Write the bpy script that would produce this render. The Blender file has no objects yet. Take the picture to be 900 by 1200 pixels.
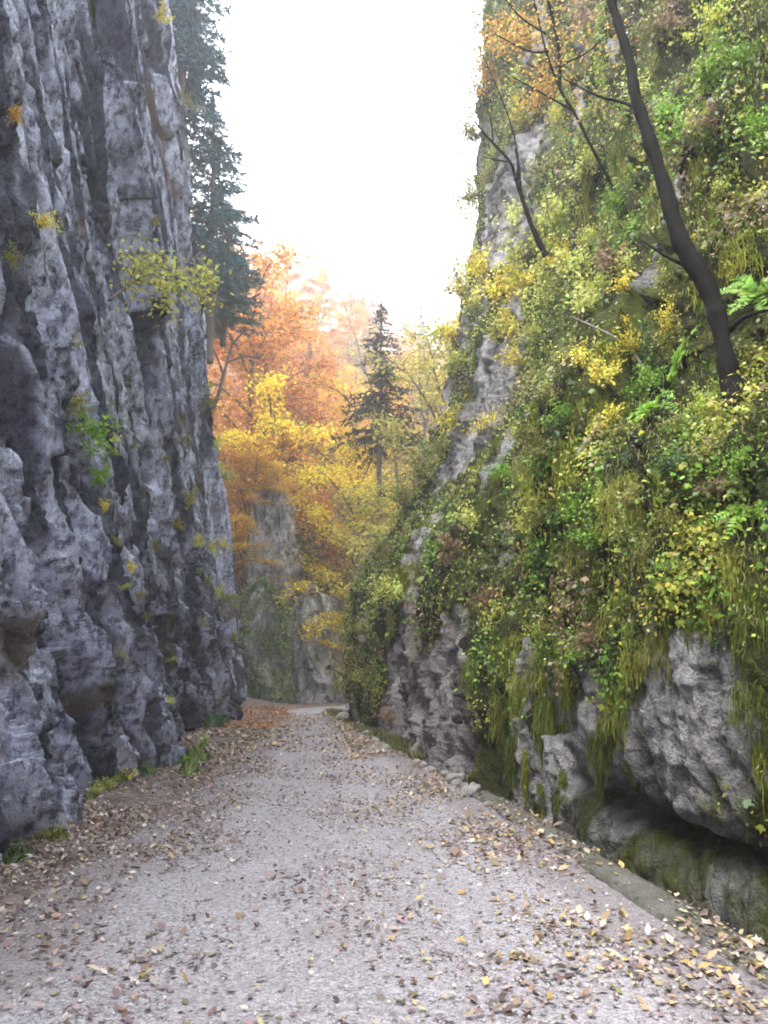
import bpy, math
import numpy as np
from mathutils import Vector, Matrix

rng = np.random.default_rng(11)
SC = bpy.context.scene
COL = SC.collection
R = math.radians

# ------------------------------------------------------------------ camera maths (photo pixels, 900 x 1200)
F, CX, CY, PITCH, EYE = 901.0, 450.0, 600.0, R(11.9), 1.6
SP, CP = math.sin(PITCH), math.cos(PITCH)

def ray(px, py):
    u = (px - CX) / F; v = (CY - py) / F
    return np.array([u, CP - v * SP, SP + v * CP])

def gp(px, py, z=0.0):
    d = ray(px, py); t = (z - EYE) / d[2]
    return np.array([d[0] * t, d[1] * t, z])

def wp(px, py, Y):
    d = ray(px, py); t = Y / d[1]
    return np.array([d[0] * t, Y, EYE + d[2] * t])

def proj(P):
    P = np.asarray(P, dtype=float)
    x, y, z = P[..., 0], P[..., 1], P[..., 2] - EYE
    dep = y * CP + z * SP
    dd = np.where(dep > .05, dep, np.nan)
    return CX + F * x / dd, CY - F * (-y * SP + z * CP) / dd, dep

# ------------------------------------------------------------------ noise
_perm = np.random.default_rng(5).permutation(256)
_perm = np.concatenate([_perm, _perm, _perm]).astype(np.int32)
_g2 = np.array([[math.cos(a), math.sin(a)] for a in np.linspace(0, 2 * math.pi, 17)[:16]], dtype=np.float32)
_g3 = np.random.default_rng(6).normal(size=(64, 3)); _g3 = (_g3 / np.linalg.norm(_g3, axis=1)[:, None]).astype(np.float32)

def _fade(t): return t * t * t * (t * (t * 6 - 15) + 10)

def pn2(x, y, seed=0):
    x = np.asarray(x, dtype=np.float32) + np.float32(seed * 17.31); y = np.asarray(y, dtype=np.float32) + np.float32(seed * 9.77)
    xf = np.floor(x); yf = np.floor(y)
    xi = xf.astype(np.int32) & 255; yi = yf.astype(np.int32) & 255
    x = x - xf; y = y - yf
    u, v = _fade(x), _fade(y)
    def g(ix, iy, dx, dy):
        k = _perm[_perm[ix] + iy] & 15
        return _g2[k, 0] * dx + _g2[k, 1] * dy
    a = g(xi, yi, x, y); b = g(xi + 1, yi, x - 1, y)
    c = g(xi, yi + 1, x, y - 1); d = g(xi + 1, yi + 1, x - 1, y - 1)
    ab = a + u * (b - a); cd = c + u * (d - c)
    return (ab + v * (cd - ab)) * 1.5

def pn3(x, y, z, seed=0):
    x = np.asarray(x, dtype=np.float32) + seed * 17.31; y = np.asarray(y, dtype=np.float32) + seed * 9.77; z = np.asarray(z, dtype=np.float32)
    xf, yf, zf = np.floor(x), np.floor(y), np.floor(z)
    xi, yi, zi = xf.astype(np.int32) & 255, yf.astype(np.int32) & 255, zf.astype(np.int32) & 255
    x, y, z = x - xf, y - yf, z - zf
    u, v, w = _fade(x), _fade(y), _fade(z)
    def g(i, j, k):
        h = _perm[_perm[_perm[xi + i] + yi + j] + zi + k] & 63
        return _g3[h, 0] * (x - i) + _g3[h, 1] * (y - j) + _g3[h, 2] * (z - k)
    l = lambda a, b, t: a + t * (b - a)
    return 1.6 * l(l(l(g(0,0,0), g(1,0,0), u), l(g(0,1,0), g(1,1,0), u), v),
                   l(l(g(0,0,1), g(1,0,1), u), l(g(0,1,1), g(1,1,1), u), v), w)

def fbm(x, y, seed=0, n=3, lac=2.1, gain=.5):
    s = 0; a = 1.0
    for i in range(n):
        s = s + a * pn2(x, y, seed + i); x = x * lac; y = y * lac; a *= gain
    return s

def ridged(x, y, seed=0, n=2):
    s = 0; a = 1.0
    for i in range(n):
        s = s + a * (1 - 2 * np.abs(pn2(x, y, seed + i))); x = x * 2.1; y = y * 2.1; a *= .5
    return s / 1.5

def cells(x, y, seed=0, tilt=.7):
    """worley cells, each a tilted flat facet: broken rock"""
    x = np.asarray(x, dtype=np.float32); y = np.asarray(y, dtype=np.float32)
    xi = np.floor(x).astype(np.int32); yi = np.floor(y).astype(np.int32)
    best = np.full(x.shape, 9., dtype=np.float32); val = np.zeros_like(best)
    for i in (-1, 0, 1):
        for j in (-1, 0, 1):
            cx, cy = xi + i, yi + j
            h = _perm[_perm[(cx + seed * 7) & 255] + (cy & 255)]
            h2 = _perm[h + 91]; h3 = _perm[h + 33]; h4 = _perm[h2 + 57]; h5 = _perm[h3 + 11]
            dx = x - (cx + h / 255.); dy = y - (cy + h2 / 255.)
            d = dx * dx + dy * dy
            v = h3 / 127.5 - 1 + tilt * ((h4 / 127.5 - 1) * dx + (h5 / 127.5 - 1) * dy) * 2
            m = d < best
            best = np.where(m, d, best); val = np.where(m, v, val)
    return val.astype(np.float32)

def sstep(a, b, x):
    t = np.clip((np.asarray(x, dtype=float) - a) / (b - a), 0, 1); return t * t * (3 - 2 * t)

def catmull(pts, n=40):
    p = np.asarray(pts, dtype=float); p = np.vstack([2 * p[0] - p[1], p, 2 * p[-1] - p[-2]])
    out = []
    for i in range(1, len(p) - 2):
        t = np.linspace(0, 1, n, endpoint=False)[:, None]
        out.append(.5 * (2 * p[i] + (p[i+1] - p[i-1]) * t + (2*p[i-1] - 5*p[i] + 4*p[i+1] - p[i+2]) * t**2 + (-p[i-1] + 3*p[i] - 3*p[i+1] + p[i+2]) * t**3))
    out.append(p[-2][None])
    return np.vstack(out)

# ------------------------------------------------------------------ mesh building
class MB:
    """collects polygons (any side count) with a colour per vertex; link() makes ONE mesh object"""
    def __init__(self): self.v = []; self.c = []; self.f = []; self.n = 0
    def add(self, V, Fs, col=(1, 1, 1)):
        V = np.asarray(V, dtype=np.float32).reshape(-1, 3); c = np.asarray(col, dtype=np.float32)
        if c.ndim == 1: c = np.tile(c, (len(V), 1))
        self.v.append(V); self.c.append(c); self.f.append(np.asarray(Fs, dtype=np.int32) + self.n); self.n += len(V)
    def tube(self, P, rad, k=6, col=(1, 1, 1), rough=0.):
        P = np.asarray(P, dtype=float); rad = np.broadcast_to(np.asarray(rad, dtype=float), (len(P),))
        T = np.gradient(P, axis=0); T /= np.linalg.norm(T, axis=1)[:, None] + 1e-9
        up = np.array([0, 0, 1.]) if abs(T[0][2]) < .8 else np.array([1., 0, 0])
        A = np.cross(T, up); A /= np.linalg.norm(A, axis=1)[:, None] + 1e-9
        B = np.cross(T, A)
        a = np.linspace(0, 2 * math.pi, k, endpoint=False)
        rr = rad[:, None] * np.ones((len(P), k))
        if rough: rr = rr * (1 + rough * rng.normal(size=rr.shape))
        V = P[:, None] + rr[..., None] * (np.cos(a)[None, :, None] * A[:, None] + np.sin(a)[None, :, None] * B[:, None])
        i = np.arange(len(P) - 1)[:, None] * k; j = np.arange(k)[None]; j2 = (j + 1) % k
        Fq = np.stack([i + j, i + j2, i + k + j2, i + k + j], -1).reshape(-1, 4)
        self.add(V, Fq, col)
        if k > 3:
            self.add(V[0], [list(range(k))[::-1]], col); self.add(V[-1], [list(range(k))], col)
    def box(self, c, s, col=(1, 1, 1)):
        c = np.asarray(c); s = np.asarray(s) / 2
        V = np.array([[x, y, z] for x in (-1, 1) for y in (-1, 1) for z in (-1, 1)]) * s + c
        self.add(V, [[0, 1, 3, 2], [4, 6, 7, 5], [0, 4, 5, 1], [2, 3, 7, 6], [0, 2, 6, 4], [1, 5, 7, 3]], col)
    def leaves(self, C, N, U, size, col, shape, bend=.25, width=1.):
        """C centres, N normals, U length directions, one polygon each"""
        C = np.asarray(C, dtype=float); n = len(C)
        if n == 0: return
        N = np.asarray(N, dtype=float); U = np.asarray(U, dtype=float)
        N = N / (np.linalg.norm(N, axis=1)[:, None] + 1e-9)
        U = U - N * (U * N).sum(1)[:, None]; U = U / (np.linalg.norm(U, axis=1)[:, None] + 1e-9)
        S = np.cross(U, N)
        sh = np.asarray(shape, dtype=float); k = len(sh)
        size = np.broadcast_to(np.asarray(size, dtype=float), (n,))[:, None, None]
        V = C[:, None] + size * (sh[None, :, 0, None] * width * S[:, None] + sh[None, :, 1, None] * U[:, None]
            - bend * (np.abs(sh[None, :, 0, None]) + .6 * sh[None, :, 1, None]**2) * N[:, None])
        col = np.asarray(col, dtype=float)
        if col.ndim == 1: col = np.tile(col, (n, 1))
        self.add(V, np.arange(n * k).reshape(n, k), np.repeat(col, k, axis=0))
    def mesh(self, name, mat, smooth=False):
        me = bpy.data.meshes.new(name)
        V = np.concatenate(self.v); C = np.concatenate(self.c)
        me.vertices.add(len(V)); me.vertices.foreach_set('co', V.ravel())
        idx = np.concatenate([f.ravel() for f in self.f]).astype(np.int32)
        cnt = np.concatenate([np.full(len(f), f.shape[1], dtype=np.int32) for f in self.f])
        me.loops.add(len(idx)); me.loops.foreach_set('vertex_index', idx)
        me.polygons.add(len(cnt)); me.polygons.foreach_set('loop_start', np.concatenate([[0], np.cumsum(cnt)[:-1]]).astype(np.int32))
        if smooth: me.polygons.foreach_set('use_smooth', np.ones(len(cnt), dtype=bool))
        a = me.color_attributes.new('Col', 'FLOAT_COLOR', 'POINT')
        a.data.foreach_set('color', np.hstack([C, np.ones((len(C), 1), dtype=np.float32)]).astype(np.float32).ravel())
        me.update(calc_edges=True); me.materials.append(mat)
        return me

def link(name, me, parent=None, loc=None):
    o = bpy.data.objects.new(name, me); COL.objects.link(o)
    if parent is not None: o.parent = parent
    if loc is not None: o.location = loc
    return o

def tag(o, label=None, cat=None, group=None, kind=None):
    if label: o['label'] = label
    if cat: o['category'] = cat
    if group: o['group'] = group
    if kind: o['kind'] = kind
    return o

def grid_faces(a, b):
    i = np.arange(a - 1)[:, None]; j = np.arange(b - 1)[None]
    return np.stack([i * b + j, (i + 1) * b + j, (i + 1) * b + j + 1, i * b + j + 1], -1).reshape(-1, 4)

def gnorm(P):
    du = np.gradient(P, axis=0); dv = np.gradient(P, axis=1)
    n = np.cross(du, dv); return n / (np.linalg.norm(n, axis=2)[..., None] + 1e-9)

# ------------------------------------------------------------------ materials
def new_mat(name):
    m = bpy.data.materials.new(name); m.use_nodes = True
    nt = m.node_tree; nt.nodes.clear()
    return m, nt, nt.nodes, nt.links

class NB:
    """small node builder"""
    def __init__(s, name): s.m, s.nt, s.n, s.l = new_mat(name)
    def node(s, t, **kw):
        nd = s.n.new(t)
        for k, v in kw.items():
            if k.startswith('i_'): nd.inputs[k[2:].replace('_', ' ')].default_value = v
            else: setattr(nd, k, v)
        return nd
    def ln(s, a, b): s.l.new(a, b)
    def coord(s, rot=(0, 0, 0), scale=(1, 1, 1)):
        t = s.node('ShaderNodeTexCoord'); mp = s.node('ShaderNodeMapping')
        mp.inputs['Rotation'].default_value = rot; mp.inputs['Scale'].default_value = scale
        s.ln(t.outputs['Object'], mp.inputs['Vector']); return mp.outputs[0]
    def noise(s, v, scale, detail=5, rough=.55, dist=0.):
        nd = s.node('ShaderNodeTexNoise', i_Scale=scale, i_Detail=detail, i_Roughness=rough, i_Distortion=dist)
        s.ln(v, nd.inputs['Vector']); return nd.outputs['Fac']
    def vor(s, v, scale, feature='F1', out='Distance'):
        nd = s.node('ShaderNodeTexVoronoi', feature=feature, i_Scale=scale); s.ln(v, nd.inputs['Vector']); return nd.outputs[out]
    def ramp(s, f, pts, interp='LINEAR'):
        nd = s.node('ShaderNodeValToRGB'); cr = nd.color_ramp; cr.interpolation = interp
        while len(cr.elements) < len(pts): cr.elements.new(.5)
        for e, (p, c) in zip(cr.elements, pts):
            e.position = p; e.color = (c, c, c, 1) if isinstance(c, (int, float)) else (*c, 1)
        s.ln(f, nd.inputs[0]); return nd.outputs[0]
    def mix(s, f, a, b, blend='MIX'):
        nd = s.node('ShaderNodeMix', data_type='RGBA', blend_type=blend)
        for sock, val in ((nd.inputs[0], f), (nd.inputs[6], a), (nd.inputs[7], b)):
            if hasattr(val, 'links') or hasattr(val, 'is_output'): s.ln(val, sock)
            elif isinstance(val, (int, float)): sock.default_value = val
            else: sock.default_value = (*val, 1)
        return nd.outputs[2]
    def math(s, op, a, b=None, clamp=False):
        nd = s.node('ShaderNodeMath', operation=op); nd.use_clamp = clamp
        for i, v in enumerate((a, b)):
            if v is None: continue
            if isinstance(v, (int, float)): nd.inputs[i].default_value = v
            else: s.ln(v, nd.inputs[i])
        return nd.outputs[0]
    def attr(s):
        nd = s.node('ShaderNodeVertexColor', layer_name='Col'); sp = s.node('ShaderNodeSeparateColor'); s.ln(nd.outputs[0], sp.inputs[0])
        return nd.outputs[0], sp.outputs[0], sp.outputs[1], sp.outputs[2]
    def bump(s, h, strength=.5, dist=.05, prev=None):
        nd = s.node('ShaderNodeBump', i_Strength=strength, i_Distance=dist); s.ln(h, nd.inputs['Height'])
        if prev is not None: s.ln(prev, nd.inputs['Normal'])
        return nd.outputs[0]
    def out(s, col, rough=.9, normal=None, spec=.2, sub=None):
        b = s.node('ShaderNodeBsdfPrincipled'); o = s.node('ShaderNodeOutputMaterial')
        if hasattr(col, 'is_output'): s.ln(col, b.inputs['Base Color'])
        else: b.inputs['Base Color'].default_value = (*col, 1)
        if hasattr(rough, 'is_output'): s.ln(rough, b.inputs['Roughness'])
        else: b.inputs['Roughness'].default_value = rough
        b.inputs['Specular IOR Level'].default_value = spec
        if normal is not None: s.ln(normal, b.inputs['Normal'])
        s.ln(b.outputs[0], o.inputs[0]); return s.m

def leaf_mat(name, trans=.35, var=.35, objcol=True, rough=.55, spec=.25):
    """leaf: vertex colour times the object's own colour, each leaf a little different, light passes through"""
    b = NB(name); c = b.attr()[0]
    if objcol:
        oi = b.node('ShaderNodeObjectInfo'); c = b.mix(1., c, oi.outputs['Color'], 'MULTIPLY')
    g = b.node('ShaderNodeNewGeometry')
    hs = b.node('ShaderNodeHueSaturation'); b.ln(c, hs.inputs['Color'])
    r = g.outputs['Random Per Island']
    b.ln(b.math('ADD', b.math('MULTIPLY', r, var * .10), .5 - var * .05), hs.inputs['Hue'])
    r2 = b.math('FRACT', b.math('MULTIPLY', r, 17.3))
    b.ln(b.math('ADD', b.math('MULTIPLY', r2, var * 1.6), 1 - var * .8), hs.inputs['Value'])
    p = b.node('ShaderNodeBsdfPrincipled'); b.ln(hs.outputs[0], p.inputs['Base Color'])
    p.inputs['Roughness'].default_value = rough; p.inputs['Specular IOR Level'].default_value = spec
    t = b.node('ShaderNodeBsdfTranslucent'); b.ln(hs.outputs[0], t.inputs['Color'])
    mx = b.node('ShaderNodeMixShader', i_Fac=trans); b.ln(p.outputs[0], mx.inputs[1]); b.ln(t.outputs[0], mx.inputs[2])
    o = b.node('ShaderNodeOutputMaterial'); b.ln(mx.outputs[0], o.inputs[0])
    return b.m
# ------------------------------------------------------------------ gorge walls
def wall_grid(base, prof_a, prof_b, wfun, ns, nh, side, skew=0.):
    """base: plan curve; prof: lists of (offset outward, height) for the near and the far end; side -1 left wall, +1 right wall"""
    B = catmull(base, 60)
    seg = np.linalg.norm(np.diff(B, axis=0), axis=1); s = np.concatenate([[0], np.cumsum(seg)])
    dist = np.hypot(B[:, 0], B[:, 1]); dens = 1 / (np.maximum(dist, 3.) + 1.5)
    dens = np.where((B[:, 1] < 2.5) | (s > s[np.argmax(B[:, 1] > 39)] if (B[:, 1] > 39).any() else B[:, 1] < 2.5), dens * .3, dens)
    dens = np.interp(s, s + abs(skew) * 2.5, dens)
    cum = np.concatenate([[0], np.cumsum((dens[1:] + dens[:-1]) / 2 * seg)])
    tx, ty = np.gradient(B[:, 0]), np.gradient(B[:, 1]); l = np.hypot(tx, ty); tx, ty = tx / l, ty / l
    k = 61; ker = np.ones(k) / k
    sm = lambda a: np.convolve(np.pad(a, k // 2, mode='edge'), ker, 'valid')
    nx, ny = sm(side * ty), sm(-side * tx)
    A = catmull(prof_a, 30); Bp = catmull(prof_b, 30)
    mid = (A + Bp) / 2; sl = np.linalg.norm(np.diff(mid, axis=0), axis=1); sv = np.concatenate([[0], np.cumsum(sl)])
    hd = 1 / (np.maximum(np.abs(mid[:, 1] - 1.0), 1.) + 5.); hd = np.where(mid[:, 1] > 40, hd * .4, hd)
    ch = np.concatenate([[0], np.cumsum((hd[1:] + hd[:-1]) / 2 * sl)])
    q = np.interp(np.linspace(0, ch[-1], nh), ch, np.arange(len(ch)))
    pa = np.stack([np.interp(q, np.arange(len(A)), A[:, c]) for c in (0, 1)], 1)
    pb = np.stack([np.interp(q, np.arange(len(A)), Bp[:, c]) for c in (0, 1)], 1)
    hm = np.clip((pa[:, 1] + pb[:, 1]) / 2, 0, 30)
    # columns follow the slant of the rock's own cracks
    sn = np.interp(np.linspace(0, cum[-1], ns), cum, s) if not skew else np.concatenate([np.interp(np.linspace(0, cum[-1], ns - 60), cum, s), s[-1] + np.linspace(.2, 1, 60) * skew * 30])
    S_ = np.clip(sn[:, None] - skew * hm[None], 0, s[-1])
    it = lambda a: np.interp(S_, s, a)
    bx, by, nx, ny = it(B[:, 0]), it(B[:, 1]), it(nx), it(ny)
    w = wfun(bx, by)[..., None]
    pr = pa[None] * (1 - w) + pb[None] * w
    ex = np.maximum(pr[..., 1] - (np.maximum(1.3 * by, 0) + 7.5), 0)      # unseen rim kept low near and behind the viewer to let sky light in
    pr = np.stack([pr[..., 0] + .9 * ex, pr[..., 1] - .8 * ex], -1)
    P = np.stack([bx + nx * pr[..., 0], by + ny * pr[..., 0], pr[..., 1]], -1)
    return P, S_, pr[..., 1], by

class Wall: pass

def soft(D, k=1):
    for _ in range(k):
        for ax in (0, 1):
            a = np.roll(D, 1, ax); b_ = np.roll(D, -1, ax); D = .25 * a + .5 * D + .25 * b_
    return D

def pick(W, px, py, rad=5.):
    """front-most wall vertex that lies on the given spot"""
    if not hasattr(W, 'px'): W.px, W.py, W.dep = proj(W.P)
    d2 = (W.px - px)**2 + (W.py - py)**2
    d2 = np.where(np.isnan(d2), 1e9, d2)
    for k in (1, 2, 4, 10):
        m = d2 < (rad * k)**2
        if m.any():
            dep = np.where(m, W.dep, 1e9); i = np.unravel_index(np.argmin(dep), dep.shape)
            return W.P[i], W.N[i], i
    i = np.unravel_index(np.argmin(d2), d2.shape); return W.P[i], W.N[i], i

# ---- left wall: bare grey limestone, fluted, leaning slightly away
LB = [(-1.2,-22),(-1.9,-8),(-2.75,2),(-3.45,7.5),(-4.35,15),(-5.55,25),(-6.8,34),(-7.5,38.5),(-9.4,42),(-13,45.5),(-20,48),(-34,50)]
LPA = [(.2,-1.2),(.0,-.3),(.1,.4),(.25,1.2),(.35,2.4),(.55,4),(1.0,8),(1.9,16),(3.1,28),(4.6,42),(6.5,46),(26,47)]
LPB = [(.2,-1.2),(.0,-.3),(.0,.4),(.05,1.2),(.2,2.4),(.4,4),(.8,8),(1.8,16),(3.5,28),(5.2,42),(6.5,46),(26,47)]
P, sL, H, byL = wall_grid(LB, LPA, LPB, lambda x, y: sstep(10, 24, y), 1150, 980, -1, .85)
N = -gnorm(P)                       # towards the road
if N[300, 300, 0] < 0: N = -N
S2, Y2 = sL, byL
u = S2 + .85 * H
uw = u + .35 * pn2(u * .3, H * .12, 40) + .10 * pn2(u * 1.1, H * .6, 47)
low = sstep(7.5, 2.5, H) ; up = 1 - .6 * low
D = .5 * fbm(u * .12, H * .05, 1, 2)
D += .24 * cells(uw * .26, H * .016, 3, .9) + .13 * cells(uw * .70, H * .045 + .2 * pn2(uw, H * .2, 52), 8, .9)
D += .07 * ridged(uw * .42, H * .07, 5, 2)
k1 = pn2(uw * .40, H * .055, 31); k2 = pn2(uw * .85, H * .11, 33); k3 = pn2(uw * 1.9, H * .28, 35)
cr1, cr2, cr3 = np.exp(-(k1 / .035)**2), np.exp(-(k2 / .04)**2), np.exp(-(k3 / .06)**2)
D -= .32 * cr1 * sstep(-.3, .2, pn2(u * .2, H * .12, 37)) + .20 * cr2 * sstep(-.2, .3, pn2(u * .5, H * .2, 38)) + .07 * cr3
us = u
D += (.03 + .13 * low) * cells(us * 1.25 + .35 * pn2(us * 1.3, H * .7, 43), H * .30 + .25 * pn2(us * .9, H * .6, 44), 11, 1.)
D += (.02 + .06 * low) * cells(us * 2.7 + .3 * pn2(us * 2, H * 1.2, 46), H * .62 + .2 * pn2(us * 2, H * 1.4, 48), 13, 1.)
D += .03 * ridged(uw * 1.5 + .4 * pn2(u * 1.5, H * .5, 53), H * .16, 54, 3) + .045 * ridged(uw * 3.2 + .4 * pn2(u * 2.5, H * 1., 55), H * .5, 56, 2)
D += .05 * low * ridged(us * 1.9 + .4 * pn2(us * 2, H * 1.3, 49), H * .5, 23, 3)
D -= .34 * low * sstep(.12, .5, fbm(us * 1.0, H * .38, 17, 3)) + (.02 + .07 * low) * sstep(.1, .4, fbm(us * 3.2, H * 1.2, 19, 2))
D -= .10 * sstep(.18, .45, fbm(u * 2.2 + .5 * pn2(u * 2, H, 58), H * 1.0, 57, 4)) + .05 * sstep(.15, .4, fbm(u * 5., H * 2.6, 59, 3))
D += .06 * fbm(us * 3.5, H * 1.3, 21, 3) + .014 * fbm(us * 9, H * 3.5, 15, 3)
# undercut pockets low down, near end
D -= .40 * sstep(.15, .55, fbm(us * .45, H * .25, 21, 2)) * sstep(4.2, 2.2, H) * sstep(.2, .9, H)
D -= np.median(D[:, H[200] < 30])
D = np.where(D > 0, D * (1 - .85 * sstep(9, 6, Y2) * sstep(5, 3, H)), D)
D *= sstep(48, 44, H) * .95 + .05
W0 = Wall(); W0.P = P; W0.N = N
G = np.zeros_like(H)
def groove(pts, depth, width):
    global D, G
    q = [pick(W0, a, b)[2] for a, b in pts]
    ss = np.array([S2[i] for i in q]); hh = np.array([H[i] for i in q])
    o = np.argsort(hh); hh, ss = hh[o], ss[o]
    line = np.interp(H, hh, ss) + .18 * pn2(H * .8, H * 0 + .3, 50)
    wd = width * (1 + .4 * pn2(H * .5, H * 0, 51))
    inr = sstep(hh[0] - .4, hh[0] + .3, H) * sstep(hh[-1] + .6, hh[-1] - .2, H)
    G = np.maximum(G, inr * np.exp(-((S2 - line) / (wd * 1.5))**4))
    D = D - depth * inr * np.exp(-((S2 - line) / wd)**4)
groove([(82,-20),(100,90),(112,165),(140,225),(155,280),(166,345)], 1.1, .42)
groove([(160,-20),(170,60),(178,90)], .9, .75)
groove([(188,395),(196,470),(200,560)], .8, .5)
groove([(222,235),(236,330)], .9, .9)
groove([(128,330),(150,395)], .6, .3)
groove([(160,800),(186,900)], .5, .22)
groove([(40,860),(60,930)], .4, .16)
groove([(12,400),(40,520),(70,640)], .45, .25)
groove([(118,560),(140,700),(150,800)], .45, .22)
LW = Wall(); LW.P = P + N * D[..., None]; LW.N = gnorm(LW.P); LW.N *= np.sign((LW.N * N).sum(2).mean())
LW.H, LW.Y, LW.S, LW.D = H, Y2, S2, D
stain = sstep(.0, .5, fbm(S2 * .22, H * .3, 60, 3) + .5 * sstep(5.0, 2.5, H) * sstep(.4, 1.2, H) * sstep(16, 9, Y2) - .42)
mossL = sstep(.25, .6, fbm(u * .4, H * .12, 63, 3) + .25 * sstep(26, 36, Y2) - .12)
streak = np.clip(np.maximum.reduce([.85 * sstep(-.05, .5, fbm(uw * 1.3, H * .12, 66, 4)), G, .95 * np.exp(-(k1 / .13)**2) * sstep(-.35, .2, pn2(u * .2, H * .12, 37)), .8 * np.exp(-(k2 / .11)**2) * sstep(-.2, .3, pn2(u * .5, H * .2, 38))]), 0, 1)  # algae streaks, plus the shade of clefts and cracks painted dark
m = MB(); m.add(LW.P.reshape(-1, 3), grid_faces(*H.shape)[:, ::-1], np.stack([stain, mossL, streak], -1).reshape(-1, 3))

def rock_mat(name, light, mid, dark, brown, moss, rot, mossmin=0., mottle=0.):
    b = NB(name); _, cr, cg, cb = b.attr()
    v = b.coord(rot, (1, 1, .38)); v1 = b.coord()
    n1 = b.noise(v, .55, 6, .6, .6); n2 = b.noise(v, 2.6, 7, .62, .3); n3 = b.noise(v1, 9, 6, .65); n4 = b.noise(v1, 38, 4, .6)
    f = b.math('ADD', b.math('MULTIPLY', n1, .45), b.math('ADD', b.math('MULTIPLY', n2, .35), b.math('MULTIPLY', n3, .3)))
    c = b.ramp(f, [(.435, dark), (.495, mid), (.555, light), (.68, tuple(min(1, x * 1.3) for x in light))])
    # dark specks in the pits of the fine bump
    sp = b.ramp(n4, [(.36, 1.), (.45, 0.)]); c = b.mix(b.math('MULTIPLY', sp, .45), c, dark)
    if mottle:
        n5 = b.noise(b.coord(rot, (1, 1, .33)), 6.5, 9, .72, .25)
        c = b.mix(b.math('MULTIPLY', b.ramp(n5, [(.40, 1.), (.53, 0.)]), mottle), c, dark)
    # dark algae streaks and painted cleft shade, with a ragged outline
    st = b.ramp(b.math('ADD', b.math('MULTIPLY', cb, .6), b.math('MULTIPLY', n2, .7)), [(.55, 0.), (.80, 1.)])
    c = b.mix(b.math('MULTIPLY', st, .85), c, dark)
    br = b.ramp(b.math('ADD', b.math('MULTIPLY', cr, .65), b.math('MULTIPLY', n2, .6)), [(.50, 0.), (.78, 1.)])
    c = b.mix(b.math('MULTIPLY', br, .8), c, b.mix(n3, brown, tuple(x * .5 for x in brown)))
    g = b.node('ShaderNodeNewGeometry'); sx = b.node('ShaderNodeSeparateXYZ'); b.ln(g.outputs['Normal'], sx.inputs[0])
    ms = b.math('ADD', b.math('ADD', b.math('MULTIPLY', cg, .55), b.math('MULTIPLY', sx.outputs[2], .35)), b.math('MULTIPLY', n3, .55))
    mm = b.ramp(ms, [(.62 - mossmin, 0.), (.80 - mossmin, 1.)])
    mc = b.ramp(n4, [(.3, tuple(x * .45 for x in moss)), (.62, moss), (.75, (moss[0] * 1.7, moss[1] * 1.35, moss[2]))])
    c = b.mix(b.math('MULTIPLY', mm, .9), c, mc)
    h = b.math('ADD', b.math('MULTIPLY', n2, .5), b.math('ADD', b.math('MULTIPLY', n3, .35), b.math('MULTIPLY', n4, .22)))
    vo = b.vor(v, 6.5, 'DISTANCE_TO_EDGE'); ve = b.ramp(vo, [(0., 0.), (.06, 1.)])
    h = b.math('ADD', h, b.math('MULTIPLY', ve, .03))
    nm = b.bump(h, 1., .16)
    return b.out(c, .88, nm, .25)

M_LEFT = rock_mat('grey_limestone', (.62,.65,.84), (.42,.445,.60), (.036,.038,.062), (.17,.125,.085), (.05,.06,.02), (R(-38), 0, 0), 0., .8)
left_cliff = link('limestone_cliff', m.mesh('limestone_cliff', M_LEFT, True))
tag(left_cliff, 'towering bare grey fluted limestone cliff with dark clefts beside the leafy left road edge', 'cliff', kind='structure')

# ---- right wall: mossy overgrown, undercut above a gully at the near end, shoulder further on
RB = [(6.2,-22),(4.6,-8),(3.15,1),(2.6,4.9),(2.15,8.0),(1.78,10.2),(1.42,12),(1.08,14),(.32,20),(-.55,25),(-1.15,28.3),(-1.0,31),(.6,33.6),(4.5,35.6),(13,36.8),(32,37.5)]
RPA = [(.12,-1.6),(.06,-.9),(.05,-.3),(.12,.06),(.38,.24),(1.25,.33),(.30,.48),(.0,.72),(-.05,1.8),(.12,3.0),(.55,3.9),(1.05,4.3),(1.35,6.0),(2.3,9.5),(3.3,16),(4.4,27),(6.5,44),(26,46)]
RPB = [(.0,-1.6),(.0,-.9),(.0,-.35),(.0,-.02),(.05,.25),(.1,.5),(.12,.9),(.12,1.4),(.10,2.3),(.05,3.4),(.15,4.3),(.6,5.2),(2.2,7.4),(3.6,11),(4.9,18),(6.1,28),(8.0,44),(26,46)]
P, sR, H, byR = wall_grid(RB, RPA, RPB, lambda x, y: sstep(7.4, 9.6, y), 980, 980, 1)
N = gnorm(P)
if N[300, 300, 0] > 0: N = -N
S2, Y2 = sR, byR
u = S2 - .25 * H
uw = u + .4 * pn2(u * .3, H * .25, 140)
D = .55 * fbm(u * .17, H * .12, 101, 2) * sstep(.2, 3, H) * (.45 + .55 * sstep(2.5, 5, H))
D += .38 * (.5 + .5 * sstep(2.5, 5, H)) * pn2(uw * .5, H * .33, 103) * sstep(.3, 2.5, H)
D += .20 * ridged(uw * .9, H * .35, 105, 2)
D += .13 * cells(uw * 1.0 + .3 * pn2(u, H, 141), H * .55 + .3 * pn2(u, H, 142), 5, .8)
D += .05 * cells(uw * 2.8, H * 1.3 + .3 * pn2(u * 2, H, 143), 9, .9)
D += .07 * fbm(u * 3.2, H * 1.8, 111, 2) + .03 * cells(u * 6.5, H * 3.2, 113, .9)
D = soft(D, 1)
D -= .10 * sstep(.12, .5, fbm(uw * 1.8, H * .9, 117, 3)) + .08 * sstep(.1, .4, fbm(u * 4.5, H * 2.6, 119, 2))
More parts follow.
